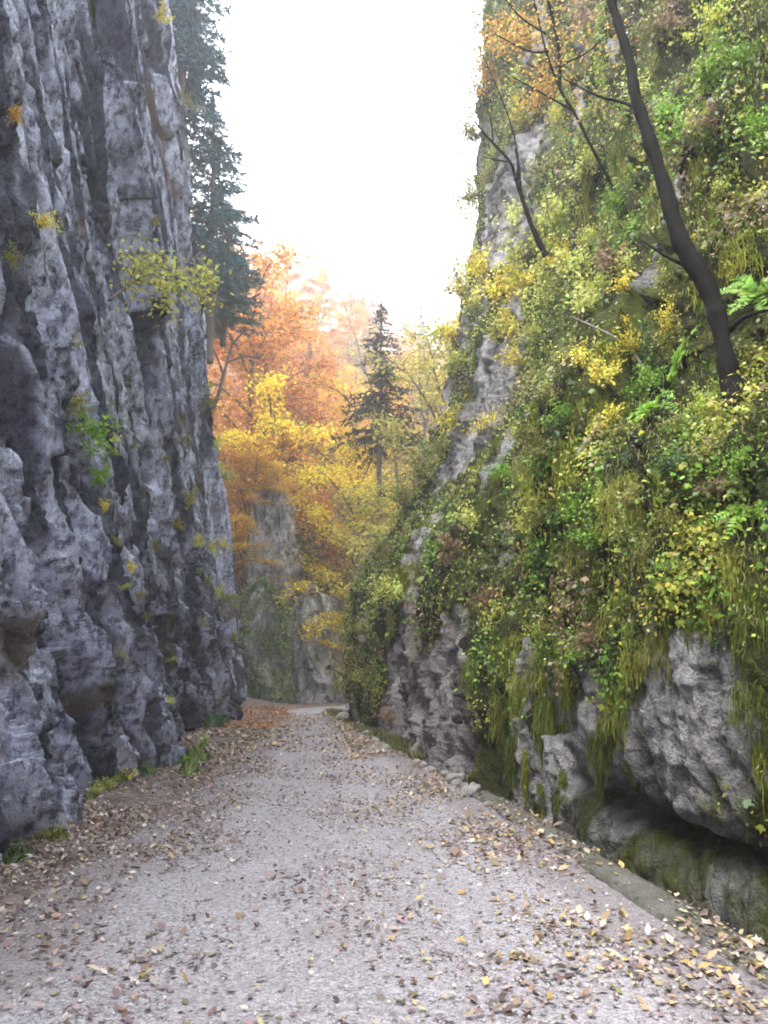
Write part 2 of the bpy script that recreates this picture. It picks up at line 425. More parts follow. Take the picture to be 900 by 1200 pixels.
D += .06 * ridged(u * 3.2 + .5 * pn2(u * 3, H * 3, 145), H * 1.5, 122, 3) + .05 * cells(u * 3.4, H * 1.5 + .3 * pn2(u * 4, H * 2, 146), 124, .9)
D += .03 * fbm(u * 10, H * 7, 115, 3)
D -= np.median(D[:, H[0] < 25])
D *= sstep(46, 43, H) * .95 + .05
D *= 1 - .45 * sstep(10.5, 8.5, Y2) * sstep(3.2, 2.2, H)
D *= 1 - .35 * sstep(10.5, 8.5, Y2) * sstep(.8, .2, H)
RW = Wall(); RW.P = P + N * D[..., None]; RW.N = gnorm(RW.P); RW.N *= np.sign((RW.N * N).sum(2).mean())
RW.H, RW.Y, RW.S = H, Y2, S2
def zone(y0, y1, h0, h1, sy=.8, sh=.5):
    wy = Y2 + 1.1 * pn2(S2 * .5, H * .5, 150); wh = H + .7 * pn2(S2 * .6, H * .6, 151) + .3 * pn2(S2 * 2, H * 2, 152)
    return sstep(y0 - sy, y0 + sy, wy) * sstep(y1 + sy, y1 - sy, wy) * sstep(h0 - sh, h0 + sh, wh) * sstep(h1 + sh, h1 - sh, wh)
ROCKZ = [(5.3, 7.3, .3, 1.7), (9.6, 11.6, -.5, .8), (12.5, 15.2, -.5, 2.6), (15.2, 21.5, -.5, 2.2), (16.5, 20, 2, 4.0), (19, 24.0, 6.8, 12.5), (21, 27, 14.5, 20)]
rock = np.zeros_like(H)
for z_ in ROCKZ: rock = np.maximum(rock, zone(*z_))
rock = np.maximum(rock, sstep(.5, .1, H) * sstep(10, 8.8, Y2) * .4)
rock = np.maximum(rock, sstep(.32, .6, fbm(u * .5, H * .22, 155, 3)) * .7)
RW.rock = rock
var = np.clip(.5 + .6 * fbm(uw * .7, H * .25, 158, 3), 0, 1); RW.var = var
warm = sstep(9, 13, Y2) * sstep(6, 3, H)
m = MB(); m.add(RW.P.reshape(-1, 3), grid_faces(*H.shape), np.stack([warm * .6, 1 - rock, var], -1).reshape(-1, 3))

def right_mat():
    b = NB('mossy_limestone'); _, cr, cg, cb = b.attr()
    v = b.coord((R(12), 0, 0), (1, 1, .4)); v1 = b.coord()
    n1 = b.noise(v, .8, 6, .6, .5); n2 = b.noise(v, 3.0, 7, .62, .3); n3 = b.noise(v1, 10, 6, .65); n4 = b.noise(v1, 42, 4, .6)
    f = b.math('ADD', b.math('MULTIPLY', n1, .4), b.math('ADD', b.math('MULTIPLY', n2, .38), b.math('MULTIPLY', n3, .3)))
    grey = b.ramp(f, [(.43, (.05,.048,.05)), (.50, (.25,.245,.255)), (.57, (.42,.41,.425)), (.70, (.58,.57,.58))])
    pink = b.ramp(f, [(.43, (.06,.05,.045)), (.50, (.30,.265,.255)), (.57, (.47,.42,.41)), (.70, (.62,.58,.58))])
    c = b.mix(cr, grey, pink)
    sp = b.ramp(n4, [(.36, 1.), (.45, 0.)]); c = b.mix(b.math('MULTIPLY', sp, .5), c, (.05,.048,.05))
    st = b.ramp(b.math('ADD', b.math('MULTIPLY', cb, .5), b.math('MULTIPLY', n2, .7)), [(.62, 0.), (.82, 1.)])
    c = b.mix(b.math('MULTIPLY', st, .65), c, (.045,.042,.035))
    mc = b.ramp(b.math('ADD', b.math('MULTIPLY', n3, .6), b.math('MULTIPLY', cb, .4)), [(.28, (.016,.014,.010)), (.42, (.028,.029,.010)), (.58, (.055,.066,.014)), (.75, (.11,.13,.025))])
    mm = b.ramp(b.math('ADD', b.math('MULTIPLY', cg, .8), b.math('MULTIPLY', b.math('SUBTRACT', n2, .5), .9)), [(.32, 0.), (.55, 1.)])
    c = b.mix(mm, c, mc)
    h = b.math('ADD', b.math('MULTIPLY', n2, .5), b.math('ADD', b.math('MULTIPLY', n3, .4), b.math('MULTIPLY', n4, .3)))
    vo = b.vor(v, 6., 'DISTANCE_TO_EDGE'); h = b.math('ADD', h, b.math('MULTIPLY', b.ramp(vo, [(0., 0.), (.06, 1.)]), .1))
    return b.out(c, .9, b.bump(h, 1., .22), .2)
M_RIGHT = right_mat()
right_cliff = link('overgrown_cliff', m.mesh('overgrown_cliff', M_RIGHT, True))
tag(right_cliff, 'steep mossy overgrown cliff with dark undercut foot along the right road edge', 'cliff', kind='structure')
# ------------------------------------------------------------------ ground, hill, road, kerb
KE = np.array([[3.6,-8],[2.95,0],[2.62,2.0],[2.22,4.9],[1.98,6.6],[1.80,8.25],[1.56,10.0],[1.42,10.9]])   # outer edge of the concrete ledge
RL = [(-2.4,-14),(-2.7,0),(-2.85,4),(-2.75,7.5),(-2.8,11.7),(-3.15,19),(-3.8,27),(-4.35,33),(-4.2,37.5),(-2.2,41.0),(2,43.2),(10,44.5),(24,45)]
RR = [(3.3,-14),(2.55,0),(2.0,4.9),(1.55,8.25),(1.2,10.5),(.75,13),(-.2,20.5),(-1.55,28),(-2.45,33),(-2.1,36.3),(-.6,38.6),(3,40.2),(10,41.2),(24,41.5)]

def kerb_x(y): return np.interp(y, KE[:, 1], KE[:, 0])

def hill(x, y):
    yy = y + .25 * np.maximum(-x - 8, 0)
    d = np.maximum(yy - 49, 0)
    z = .72 * d + .05 * d * np.tanh(d / 12) - .30 * (x + 6) * sstep(0, 30, d)
    z = np.maximum(z, 0)
    z += sstep(2, 14, d) * (2.6 * pn2(x * .06, y * .05, 201) + 1.0 * pn2(x * .17, y * .15, 202))
    top = 53 + 6 * pn2(x * .02, y * .01, 203) - .42 * np.clip(x, -60, 60)
    return np.where(d > 0, np.minimum(z, top + .04 * d), 0)

def road_t(x, y):
    """where a point lies across the road: 0 left edge, 1 right edge"""
    lx = np.interp(y, [p[1] for p in RL[:8]], [p[0] for p in RL[:8]]); rx = np.interp(y, [p[1] for p in RR[:9]], [p[0] for p in RR[:9]])
    return (x - lx) / (rx - lx)

def floor_z(x, y):
    x = np.asarray(x, dtype=float); y = np.asarray(y, dtype=float)
    z = .05 * fbm(x * .35, y * .35, 210, 2) + .02 * fbm(x * 1.7, y * 1.7, 212, 2) - .05
    k = kerb_x(y)
    z = z - 1.05 * sstep(k - .12, k + .06, x) * sstep(11.6, 10.3, y)
    # leaf bank where the gorge floor meets the left recess, and the dark hollow by the bend
    z = z + .55 * np.exp(-((x + 8.2) / 2.2)**2 - ((y - 41) / 4.)**2)
    z = z - .35 * np.exp(-((x + 1.0) / .55)**2 - ((y - 25.5) / 2.)**2)
    t = road_t(x, y); z = z - .14 * sstep(.0, .06, t) * sstep(1., .94, t) * sstep(38, 34, y)
    return z + hill(x, y)

xs = np.concatenate([np.linspace(-190, -13, 60), np.linspace(-12.4, -5.2, 40), np.linspace(-5.1, 4.2, 240), np.linspace(4.4, 14, 40), np.linspace(15, 190, 60)])
ys = np.concatenate([np.linspace(-45, 2, 40), np.linspace(2.1, 15, 240), np.linspace(15.2, 48, 150), np.linspace(48.5, 130, 130), np.linspace(132, 330, 40)])
X, Y = np.meshgrid(xs, ys, indexing='ij')
Z = floor_z(X, Y)
b = NB('leafy_soil'); v = b.coord()
n1 = b.noise(v, .9, 5, .6); n2 = b.noise(v, 7, 6, .65); n3 = b.noise(v, 34, 4, .6); vr = b.vor(v, 16, 'F1', 'Color')
sep = b.node('ShaderNodeSeparateColor'); b.ln(vr, sep.inputs[0])
c = b.ramp(b.math('ADD', b.math('MULTIPLY', n2, .5), b.math('MULTIPLY', sep.outputs[0], .5)), [(.25, (.05,.04,.037)), (.45, (.13,.10,.09)), (.6, (.21,.16,.14)), (.78, (.31,.26,.235))])
c = b.mix(b.ramp(n1, [(.45, 0.), (.62, .7)]), c, (.13,.11,.10))
M_SOIL = b.out(c, .95, b.bump(b.math('ADD', n2, b.math('MULTIPLY', n3, .5)), .8, .04), .1)
m = MB(); m.add(np.stack([X, Y, Z], -1).reshape(-1, 3), grid_faces(*X.shape))
ground = tag(link('ground', m.mesh('ground', M_SOIL, True)), 'leaf covered gorge floor rising into a steep wooded hillside', 'ground', kind='structure')

# road: one gravel sheet, slightly rutted, its edges dipping under the litter
Lc, Rc = catmull(RL, 60), catmull(RR, 60)
def even(C, n):
    s = np.concatenate([[0], np.cumsum(np.linalg.norm(np.diff(C, axis=0), axis=1))])
    dist = np.hypot(C[:, 0], C[:, 1]) + 3
    g = np.concatenate([[0], np.cumsum(np.diff(s) / dist[1:])])
    q = np.interp(np.linspace(0, g[-1], n), g, np.arange(len(C)))
    return np.stack([np.interp(q, np.arange(len(C)), C[:, k]) for k in (0, 1)], 1)
idx = np.interp(np.linspace(0, 1, 640), np.linspace(0, 1, len(Lc)), np.arange(len(Lc)))
La = np.stack([np.interp(idx, np.arange(len(Lc)), Lc[:, k]) for k in (0, 1)], 1)
Ra = np.stack([np.interp(idx, np.arange(len(Rc)), Rc[:, k]) for k in (0, 1)], 1)
nt_ = 150; t = np.linspace(-.06, 1.07, nt_)
RX = La[:, None, 0] * (1 - t) + Ra[:, None, 0] * t; RY = La[:, None, 1] * (1 - t) + Ra[:, None, 1] * t
def road_z(x, y, t):
    ruts = -.03 * np.exp(-((t - .34) / .09)**2) - .03 * np.exp(-((t - .72) / .09)**2)
    return .02 + ruts + .018 * pn2(x * .6, y * .45, 220) + .012 * fbm(x * 2.3, y * 2.0, 221, 2) + .005 * fbm(x * 9, y * 9, 225, 2) - .16 * sstep(.10, -.06, t) - .14 * sstep(1.0, 1.07, t)
RZ = road_z(RX, RY, t[None] * np.ones_like(RX))
b = NB('pale_gravel'); v = b.coord()
v1 = b.vor(v, 45, 'F1', 'Color'); d1 = b.vor(v, 45); v2 = b.vor(v, 95, 'F1', 'Color'); n1 = b.noise(v, 1.3, 5, .6); n2 = b.noise(v, 14, 6, .7); d2 = b.vor(v, 95)
s1 = b.node('ShaderNodeSeparateColor'); b.ln(v1, s1.inputs[0]); s2 = b.node('ShaderNodeSeparateColor'); b.ln(v2, s2.inputs[0])
f = b.math('ADD', b.math('MULTIPLY', s1.outputs[0], .45), b.math('MULTIPLY', s2.outputs[0], .55))
c = b.ramp(f, [(.12, (.175,.162,.178)), (.4, (.265,.25,.272)), (.65, (.355,.34,.368)), (.9, (.47,.455,.485))])
c = b.mix(b.ramp(n1, [(.42, 0.), (.65, .35)]), c, (.27,.245,.255))
c = b.mix(b.ramp(n2, [(.58, 0.), (.74, .45)]), c, (.20,.16,.15))
tc = b.attr()[1]; c = b.mix(b.math('MULTIPLY', b.ramp(b.math('ADD', tc, b.math('MULTIPLY', b.math('SUBTRACT', n1, .5), .9)), [(.35, 0.), (.75, 1.)]), .55), c, (.175,.15,.155))
hh = b.math('SUBTRACT', b.math('MULTIPLY', n2, .3), b.math('ADD', b.math('MULTIPLY', d1, .9), b.math('MULTIPLY', d2, .6)))
M_ROAD = b.out(c, .95, b.bump(hh, .6, .018), .15)
dirt = np.clip(sstep(.40, .02, t) + sstep(.78, .95, t) + .4 * np.exp(-((t - .53) / .09)**2), 0, 1)      # soil and crushed leaf off the wheel tracks
m = MB(); m.add(np.stack([RX, RY, RZ], -1).reshape(-1, 3), grid_faces(*RX.shape)[:, ::-1], np.repeat((dirt[None] * np.ones_like(RX)).reshape(-1, 1), 3, 1))
road = tag(link('road', m.mesh('road', M_ROAD, True)), 'pale gravel road strewn with fallen leaves bending right between the cliffs', 'road', kind='structure')

def surf_z(x, y):
    t = road_t(x, y); zr = road_z(x, y, np.clip(t, -.06, 1.07)); zf = floor_z(x, y)
    on = (t > -.06) & (t < 1.06) & (np.asarray(y) < 33)
    return np.where(on, np.maximum(zr, zf), zf)

# concrete ledge above the gully
yy = np.concatenate([np.linspace(-8, 3, 25), np.linspace(3.05, 10.9, 260)])
xo = kerb_x(yy); n = len(yy)
wid = .31 + .05 * pn2(yy * 1.1, yy * 0, 230)
sec = []
for k, (f, z) in enumerate([(1.0, -.25), (.99, -.01), (.96, .055), (.75, .068), (.5, .072), (.25, .070), (.06, .058), (.0, .01), (-.015, -.25), (-.05, -1.15)]):
    # f = 1: inner edge towards the road, 0: outer edge
    xx = xo - wid * f + .022 * pn2(yy * 3.5, yy * 0 + k * 1.7, 231) + .01 * pn2(yy * 13, yy * 0 + k, 232)
    sec.append(np.stack([xx, yy, np.full(n, z) + .014 * pn2(yy * 2.2, yy * 0 + k * .5, 233) + .008 * pn2(yy * 11, yy * 0 + k * .9, 234)], 1))
Pk = np.stack(sec, 1)
b = NB('mossy_concrete'); v = b.coord(); n1 = b.noise(v, 2.2, 6, .65); n2 = b.noise(v, 18, 6, .7); n3 = b.noise(v, 70, 3, .6)
c = b.ramp(b.math('ADD', b.math('MULTIPLY', n1, .6), b.math('MULTIPLY', n2, .4)), [(.35, (.085,.085,.075)), (.5, (.17,.17,.16)), (.68, (.27,.27,.26))])
c = b.mix(b.ramp(b.math('ADD', b.math('MULTIPLY', n1, -.5), b.math('MULTIPLY', n2, .6)), [(.04, 0.), (.16, .8)]), c, (.10,.105,.035))
c = b.mix(b.ramp(n3, [(.42, .55), (.55, 0.)]), c, (.075,.07,.06))
M_CONC = b.out(c, .9, b.bump(b.math('ADD', n2, b.math('MULTIPLY', n3, .5)), 1., .03), .2)
m = MB(); m.add(Pk.reshape(-1, 3), grid_faces(n, 10)); m.add(Pk[-1], [list(range(10))])
tag(link('concrete_kerb', m.mesh('concrete_kerb', M_CONC)), 'low weathered concrete kerb edging the gully beside the road', 'kerb')

# gully water bed reads dark: a shallow wet bed
# ------------------------------------------------------------------ sky, sun, camera
w = bpy.data.worlds.new('World'); SC.world = w; w.use_nodes = True
nt = w.node_tree; nt.nodes.clear()
SUN_EL, SUN_AZ = R(63), R(-128)          # azimuth from +Y towards +X
sky = nt.nodes.new('ShaderNodeTexSky'); sky.sky_type = 'NISHITA'; sky.sun_disc = False
sky.sun_elevation = SUN_EL; sky.sun_rotation = SUN_AZ; sky.air_density = 1.0; sky.dust_density = 3.0; sky.ozone_density = 1.0
hs = nt.nodes.new('ShaderNodeHueSaturation'); hs.inputs['Saturation'].default_value = .30      # high cloud takes most of the blue out
mx = nt.nodes.new('ShaderNodeMix'); mx.data_type = 'RGBA'; mx.inputs[0].default_value = .55; mx.inputs[7].default_value = (7.4, 7.7, 8.0, 1)
bg = nt.nodes.new('ShaderNodeBackground'); bg.inputs[1].default_value = .10
wo = nt.nodes.new('ShaderNodeOutputWorld')
nt.links.new(sky.outputs[0], hs.inputs['Color']); nt.links.new(hs.outputs[0], mx.inputs[6]); nt.links.new(mx.outputs[2], bg.inputs[0]); nt.links.new(bg.outputs[0], wo.inputs[0])
sl = bpy.data.lights.new('sun', 'SUN'); sl.energy = 1.25; sl.angle = R(35); sl.color = (1, .95, .88)
so = link('sun', sl); so.location = (0, 0, 90)
dv = Vector((math.sin(SUN_AZ) * math.cos(SUN_EL), math.cos(SUN_AZ) * math.cos(SUN_EL), math.sin(SUN_EL)))
so.rotation_euler = dv.to_track_quat('Z', 'Y').to_euler()

cam = bpy.data.cameras.new('camera'); co = link('camera', cam); co.location = (0, 0, EYE); co.rotation_euler = (R(90) + PITCH, 0, 0)
cam.sensor_fit = 'VERTICAL'; cam.sensor_height = 24; cam.lens = 12 * F / 600; cam.clip_start = .05; cam.clip_end = 2000
SC.camera = co
SC.view_settings.view_transform = 'Standard'; SC.view_settings.look = 'None'; SC.view_settings.gamma = 1; SC.view_settings.exposure = 2.8
SC.view_settings.use_curve_mapping = False
SC.cycles.use_denoising = True
SC.cycles.filter_width = 1.9
SC.cycles.max_bounces = 6; SC.cycles.diffuse_bounces = 4; SC.cycles.glossy_bounces = 2; SC.cycles.transmission_bounces = 4; SC.cycles.volume_bounces = 1
# ------------------------------------------------------------------ plant generators
LEAF6 = [(0,0),(.22,.20),(.29,.50),(0,1),(-.29,.50),(-.22,.20)]
LEAF4 = [(0,0),(.36,.5),(0,1),(-.36,.5)]
NEEDLE = [(-.10,0),(.10,0),(.16,.55),(0,1),(-.16,.55)]
MAPLE = [(0,-.30),(.03,.0),(.30,-.06),(.24,.12),(.56,.22),(.44,.36),(.52,.52),(.26,.50),(.14,.62),(0,1.0),(-.14,.62),(-.26,.50),(-.52,.52),(-.44,.36),(-.56,.22),(-.24,.12),(-.30,-.06),(-.03,.0)]
BLADE = [(-.045,0),(.045,0),(.06,.5),(0,1),(-.06,.5)]

def bark(name, a, c2):
    b = NB(name); v = b.coord((0, 0, 0), (1, 1, .25)); n1 = b.noise(v, 9, 6, .65); n2 = b.noise(b.coord(), 3, 4, .6)
    c = b.ramp(b.math('ADD', b.math('MULTIPLY', n1, .6), b.math('MULTIPLY', n2, .4)), [(.35, a), (.62, c2)])
    return b.out(c, .92, b.bump(n1, .8, .03), .15)
M_BARK = bark('brown_bark', (.06,.048,.04), (.17,.14,.12))
M_GREYBARK = bark('grey_bark', (.15,.14,.14), (.34,.32,.31))
M_BLACKBARK = bark('silhouette_bark', (.003,.003,.003), (.014,.013,.012))  # backlit silhouette darkness put into the bark colour
M_LEAF = leaf_mat('autumn_leaf', .5, .5)
M_NEEDLE = leaf_mat('needles', .15, .4, rough=.6)
M_GREEN = leaf_mat('cliff_leaf', .30, .4, objcol=False, rough=.42, spec=.4)
M_SHRUB = leaf_mat('shrub_leaf', .34, .45, rough=.45, spec=.35)
M_MOSS = leaf_mat('hanging_moss', .25, .35, rough=.9, spec=.05)
M_LITTER = leaf_mat('fallen_leaf', .10, .35, objcol=False, rough=.6, spec=.25)
M_LITTERO = leaf_mat('fallen_leaf_single', .10, .25, objcol=True, rough=.6, spec=.25)

def unit(v): v = np.asarray(v, dtype=float); return v / (np.linalg.norm(v) + 1e-9)

def shade(r, n, lo=.72, hi=1.15):
    c = r.uniform(lo, hi, (n, 1)); return np.clip(c * (1 + r.normal(0, .05, (n, 3))), 0, 1.3)

def broadleaf(seed, nleaf=6500, H=12., layered=.022, limbs=18, spread=.36, low=.22, bare=0.):
    r = np.random.default_rng(seed); wood = MB(); lf = MB()
    n = 12; z = np.linspace(0, H * .9, n)
    wob = np.cumsum(r.normal(0, .018 * H / 3, (n, 2)), 0); wob -= wob[0]
    T = np.stack([wob[:, 0], wob[:, 1], z], 1); wood.tube(T, np.linspace(.017 * H, .004 * H, n), 7, rough=.06)
    tips = []
    for i in range(limbs):
        f = low + (.95 - low) * (i + r.uniform(0, .8)) / limbs
        p = np.array([np.interp(f * H * .9, z, T[:, k]) for k in range(3)])
        az = i * 2.4 + r.uniform(-.5, .5); L = H * spread * (1.15 - .85 * max(0, f - .3)) * r.uniform(.65, 1.15)
        el = R(r.uniform(12, 38) + 25 * f); d = np.array([math.cos(az) * math.cos(el), math.sin(az) * math.cos(el), math.sin(el)])
        q = [p]; m = 7
        for k in range(m):
            d = unit(d + r.normal(0, .12, 3) - np.array([0, 0, .07 * k * .6])); q.append(q[-1] + d * L / m)
        q = np.array(q); wood.tube(q, np.linspace(.006 * H, .0014 * H, len(q)), 5)
        for k in range(2, m + 1):
            for s in (-1, 1):
                if r.uniform() < .25: continue
                side = unit(np.cross(q[k] - q[k-1], [0, 0, 1.])) * s
                dd = unit(side + unit(q[k] - q[k-1]) * r.uniform(.4, 1.) + np.array([0, 0, r.uniform(-.15, .2)]))
                l = L * r.uniform(.18, .4); e = np.array([q[k], q[k] + dd * l * .5 + [0, 0, .01 * H], q[k] + dd * l])
                wood.tube(e, [.0016 * H, .001 * H, .0006 * H], 3); tips.append(e)
        tips.append(q[-3:])
    per = max(1, int(nleaf * (1 - bare) / len(tips)))
    C = []
    for e in tips:
        k = max(1, int(per * r.uniform(.3, 1.7))); t = r.uniform(0, 1, k) ** .7
        seg = np.array([[np.interp(x, np.linspace(0, 1, len(e)), e[:, a]) for a in range(3)] for x in t])
        C.append(seg + r.normal(0, 1, (k, 3)) * np.array([.026, .026, layered * .7]) * H)
    C = np.concatenate(C); n = len(C)
    N = r.normal(0, .45, (n, 3)) + [0, 0, 1]; U = r.normal(0, 1, (n, 3))
    lf.leaves(C, N, U, r.uniform(.010, .019, n) * H, shade(r, n), LEAF6, .3)
    return wood, lf

def spruce(seed, H=16., rad=2.8, whorl=.5, per=7, droop=.32, sparse=0., card=.5, z0=.12):
    r = np.random.default_rng(seed); wood = MB(); lf = MB()
    n = 10; T = np.stack([np.cumsum(r.normal(0, .03, n)), np.cumsum(r.normal(0, .03, n)), np.linspace(0, H, n)], 1)
    wood.tube(T, np.linspace(.014 * H, .002 * H, n), 7)
    z = z0 * H; C, U = [], []
    while z < H * .985:
        f = z / H
        for k in range(per):
            if r.uniform() < sparse: continue
            az = r.uniform(0, 2 * math.pi); L = rad * (1 - f) ** .75 * r.uniform(.6, 1.15) + .15
            p0 = np.array([np.interp(z, T[:, 2], T[:, 0]), np.interp(z, T[:, 2], T[:, 1]), z + r.uniform(-.2, .2)])
            d = np.array([math.cos(az), math.sin(az), 0]); t = np.linspace(0, 1, 6)[:, None]
            q = p0 + d * L * t + np.array([0, 0, 1]) * L * (.15 * t - droop * 1.6 * t**2 + droop * .75 * t**3 + .05)
            wood.tube(q, np.linspace(.022, .006, 6) * H / 16, 3)
            side = np.array([-d[1], d[0], 0])
            m = int(10 + 62 * L / 2.8)
            tt = r.uniform(.12, 1, m)
            pp = np.array([[np.interp(x, t[:, 0], q[:, a]) for a in range(3)] for x in tt])
            s = r.choice([-1, 1], m)[:, None]
            C.append(pp); U.append(s * side * r.uniform(.4, 1, (m, 1)) + d * r.uniform(.3, .9, (m, 1)) + np.array([0, 0, -1]) * r.uniform(.1, .75, (m, 1)))
        z += whorl * (1.1 - .55 * f) * r.uniform(.8, 1.2)
    C = np.concatenate(C); U = np.concatenate(U); n = len(C)
    N = r.normal(0, .6, (n, 3)) + [0, 0, 1]
    lf.leaves(C, N, U, r.uniform(.6, 1.2, n) * card * np.clip(1.25 - C[:, 2] / H, .35, 1), shade(r, n, .6, 1.2), [(x * .75, y) for x, y in NEEDLE], .2)
    return wood, lf

def scraggly(seed, H=12.):
    """half dead conifer: bare lower trunk, ragged tufts above"""
    r = np.random.default_rng(seed); wood = MB(); lf = MB()
    n = 14; T = np.stack([np.cumsum(r.normal(0, .04, n)), np.cumsum(r.normal(0, .04, n)), np.linspace(0, H, n)], 1)
    wood.tube(T, np.linspace(.16, .03, n), 7)
    C, U = [], []
    for i in range(34):
        f = r.uniform(.3, .98) if i > 6 else r.uniform(.12, .4)
        p = np.array([np.interp(f * H, T[:, 2], T[:, k]) for k in range(3)])
        az = r.uniform(0, 2 * math.pi); L = (2.0 if f < .8 else 1.3) * r.uniform(.45, 1.1) * (.6 if f < .35 else 1)
        d = np.array([math.cos(az), math.sin(az), 0]); t = np.linspace(0, 1, 7)[:, None]
        q = p + d * L * t + np.array([0, 0, 1]) * L * (.25 * t - .75 * t**2) + np.cumsum(r.normal(0, .03, (7, 3)), 0)
        wood.tube(q, np.linspace(.05, .012, 7), 4)
        if f < .32 and r.uniform() < .6: continue
        for b in range(r.integers(2, 5)):
            c = q[r.integers(3, 7)] + r.normal(0, .12, 3); m = r.integers(25, 55)
            C.append(c + r.normal(0, 1, (m, 3)) * [.30, .30, .22]); U.append(r.normal(0, .6, (m, 3)) + d * .4 - [0, 0, .5])
    # the long drooping bough
    q = np.array([[0, 0, .62], [-.10, 0, .64], [-.17, 0, .58], [-.18, .02, .48], [-.165, .02, .36]]) * H
    wood.tube(catmull(q, 5), .035, 4)
    for c in catmull(q, 5)[8:]:
        m = 26; C.append(c + r.normal(0, 1, (m, 3)) * [.2, .2, .22]); U.append(r.normal(0, .4, (m, 3)) - [0, 0, 1])
    C = np.concatenate(C); U = np.concatenate(U); n = len(C)
    lf.leaves(C, r.normal(0, 1, (n, 3)), U, r.uniform(.18, .38, n), shade(r, n, .6, 1.2), NEEDLE, .2)
    return wood, lf

def twiggy(seed, H=8., lvl=3, leaf=0, up=.5):
    r = np.random.default_rng(seed); wood = MB(); lf = MB(); ends = []
    def go(p, d, L, rad, k):
        m = 6; q = [p]
        for i in range(m):
            d = unit(d + r.normal(0, .16, 3) + [0, 0, .06 * up]); q.append(q[-1] + d * L / m)
        q = np.array(q); wood.tube(q, np.linspace(rad, rad * .45, m + 1), 6 if k == lvl else 4)
        ends.append(q[-1])
        if k == 0: return
        for i in range(r.integers(3, 6) if k == lvl else r.integers(2, 4)):
            j = r.integers(2, m + 1); az = r.uniform(0, 6.28)
            a = unit(np.cross(d, [math.cos(az), math.sin(az), .3]))
            go(q[j], unit(d * r.uniform(.5, 1.) + a * r.uniform(.5, .9)), L * r.uniform(.4, .62), rad * .42, k - 1)
    go(np.zeros(3), np.array([0, 0, 1.]), H * .62, H * .011, lvl)
    if leaf:
        e = np.array(ends); C = e[r.integers(0, len(e), leaf)] + r.normal(0, .035 * H, (leaf, 3))
        lf.leaves(C, r.normal(0, .5, (leaf, 3)) + [0, 0, 1], r.normal(0, 1, (leaf, 3)), r.uniform(.012, .022, leaf) * H, shade(r, leaf), LEAF6, .3)
    return wood, lf

def shrub(seed, nleaf=420, stems=11, leaf=.11, droop=.5, shape=LEAF6, spread=.9):
    """unit shrub rooted at the origin, growing along +Z, about 1 unit across"""
    r = np.random.default_rng(seed); wood = MB(); lf = MB(); C = []
    for i in range(stems):
        az = r.uniform(0, 6.28); tilt = abs(r.normal(0, .55)) * spread; L = r.uniform(.45, 1.05)
        d = np.array([math.sin(tilt) * math.cos(az), math.sin(tilt) * math.sin(az), math.cos(tilt)]); q = [np.zeros(3)]
        for k in range(6):
            d = unit(d + r.normal(0, .14, 3) + np.array([math.cos(az), math.sin(az), -.4]) * droop * .12 * k); q.append(q[-1] + d * L / 6)
        q = np.array(q); wood.tube(q, np.linspace(.012, .004, 7), 3)
        m = max(3, int(nleaf / stems * r.uniform(.5, 1.5))); t = r.uniform(.25, 1.05, m) * 6
        C.append(np.array([[np.interp(x, np.arange(7), q[:, a]) for a in range(3)] for x in t]) + r.normal(0, .085, (m, 3)))
    C = np.concatenate(C); n = len(C)
    lf.leaves(C, r.normal(0, .6, (n, 3)) + unit([0, 0, 1]), r.normal(0, .8, (n, 3)) + C * .6, r.uniform(.6, 1.25, n) * leaf, shade(r, n, .65, 1.2), shape, .3)
    return wood, lf

def fern(seed, fronds=11):
    r = np.random.default_rng(seed); lf = MB()
    for i in range(fronds):
        az = r.uniform(0, 6.28); L = r.uniform(.6, 1.05); t = np.linspace(0, 1, 15)
        el0 = r.uniform(.5, 1.2)
        x = L * t * math.cos(el0) + L * .25 * t**2; z = L * (t * math.sin(el0) - .75 * t**2)
        q = np.stack([x * math.cos(az), x * math.sin(az), z], 1); lf.tube(q, np.linspace(.012, .003, 15), 3, (.6, .5, .3))
        T = np.gradient(q, axis=0); T /= np.linalg.norm(T, axis=1)[:, None]
        side = np.array([-math.sin(az), math.cos(az), 0])
        for s in (-1, 1):
            l = .20 * np.sin(np.pi * np.clip(t * .85 + .13, 0, 1)) * L
            lf.leaves(q[2:], np.cross(T[2:], side) * -1 + r.normal(0, .2, (13, 3)), s * side + T[2:] * .5 - [0, 0, .25], l[2:], shade(r, 13, .8, 1.15), [(x_ * .75, y_) for x_, y_ in LEAF6], .2)
    return lf

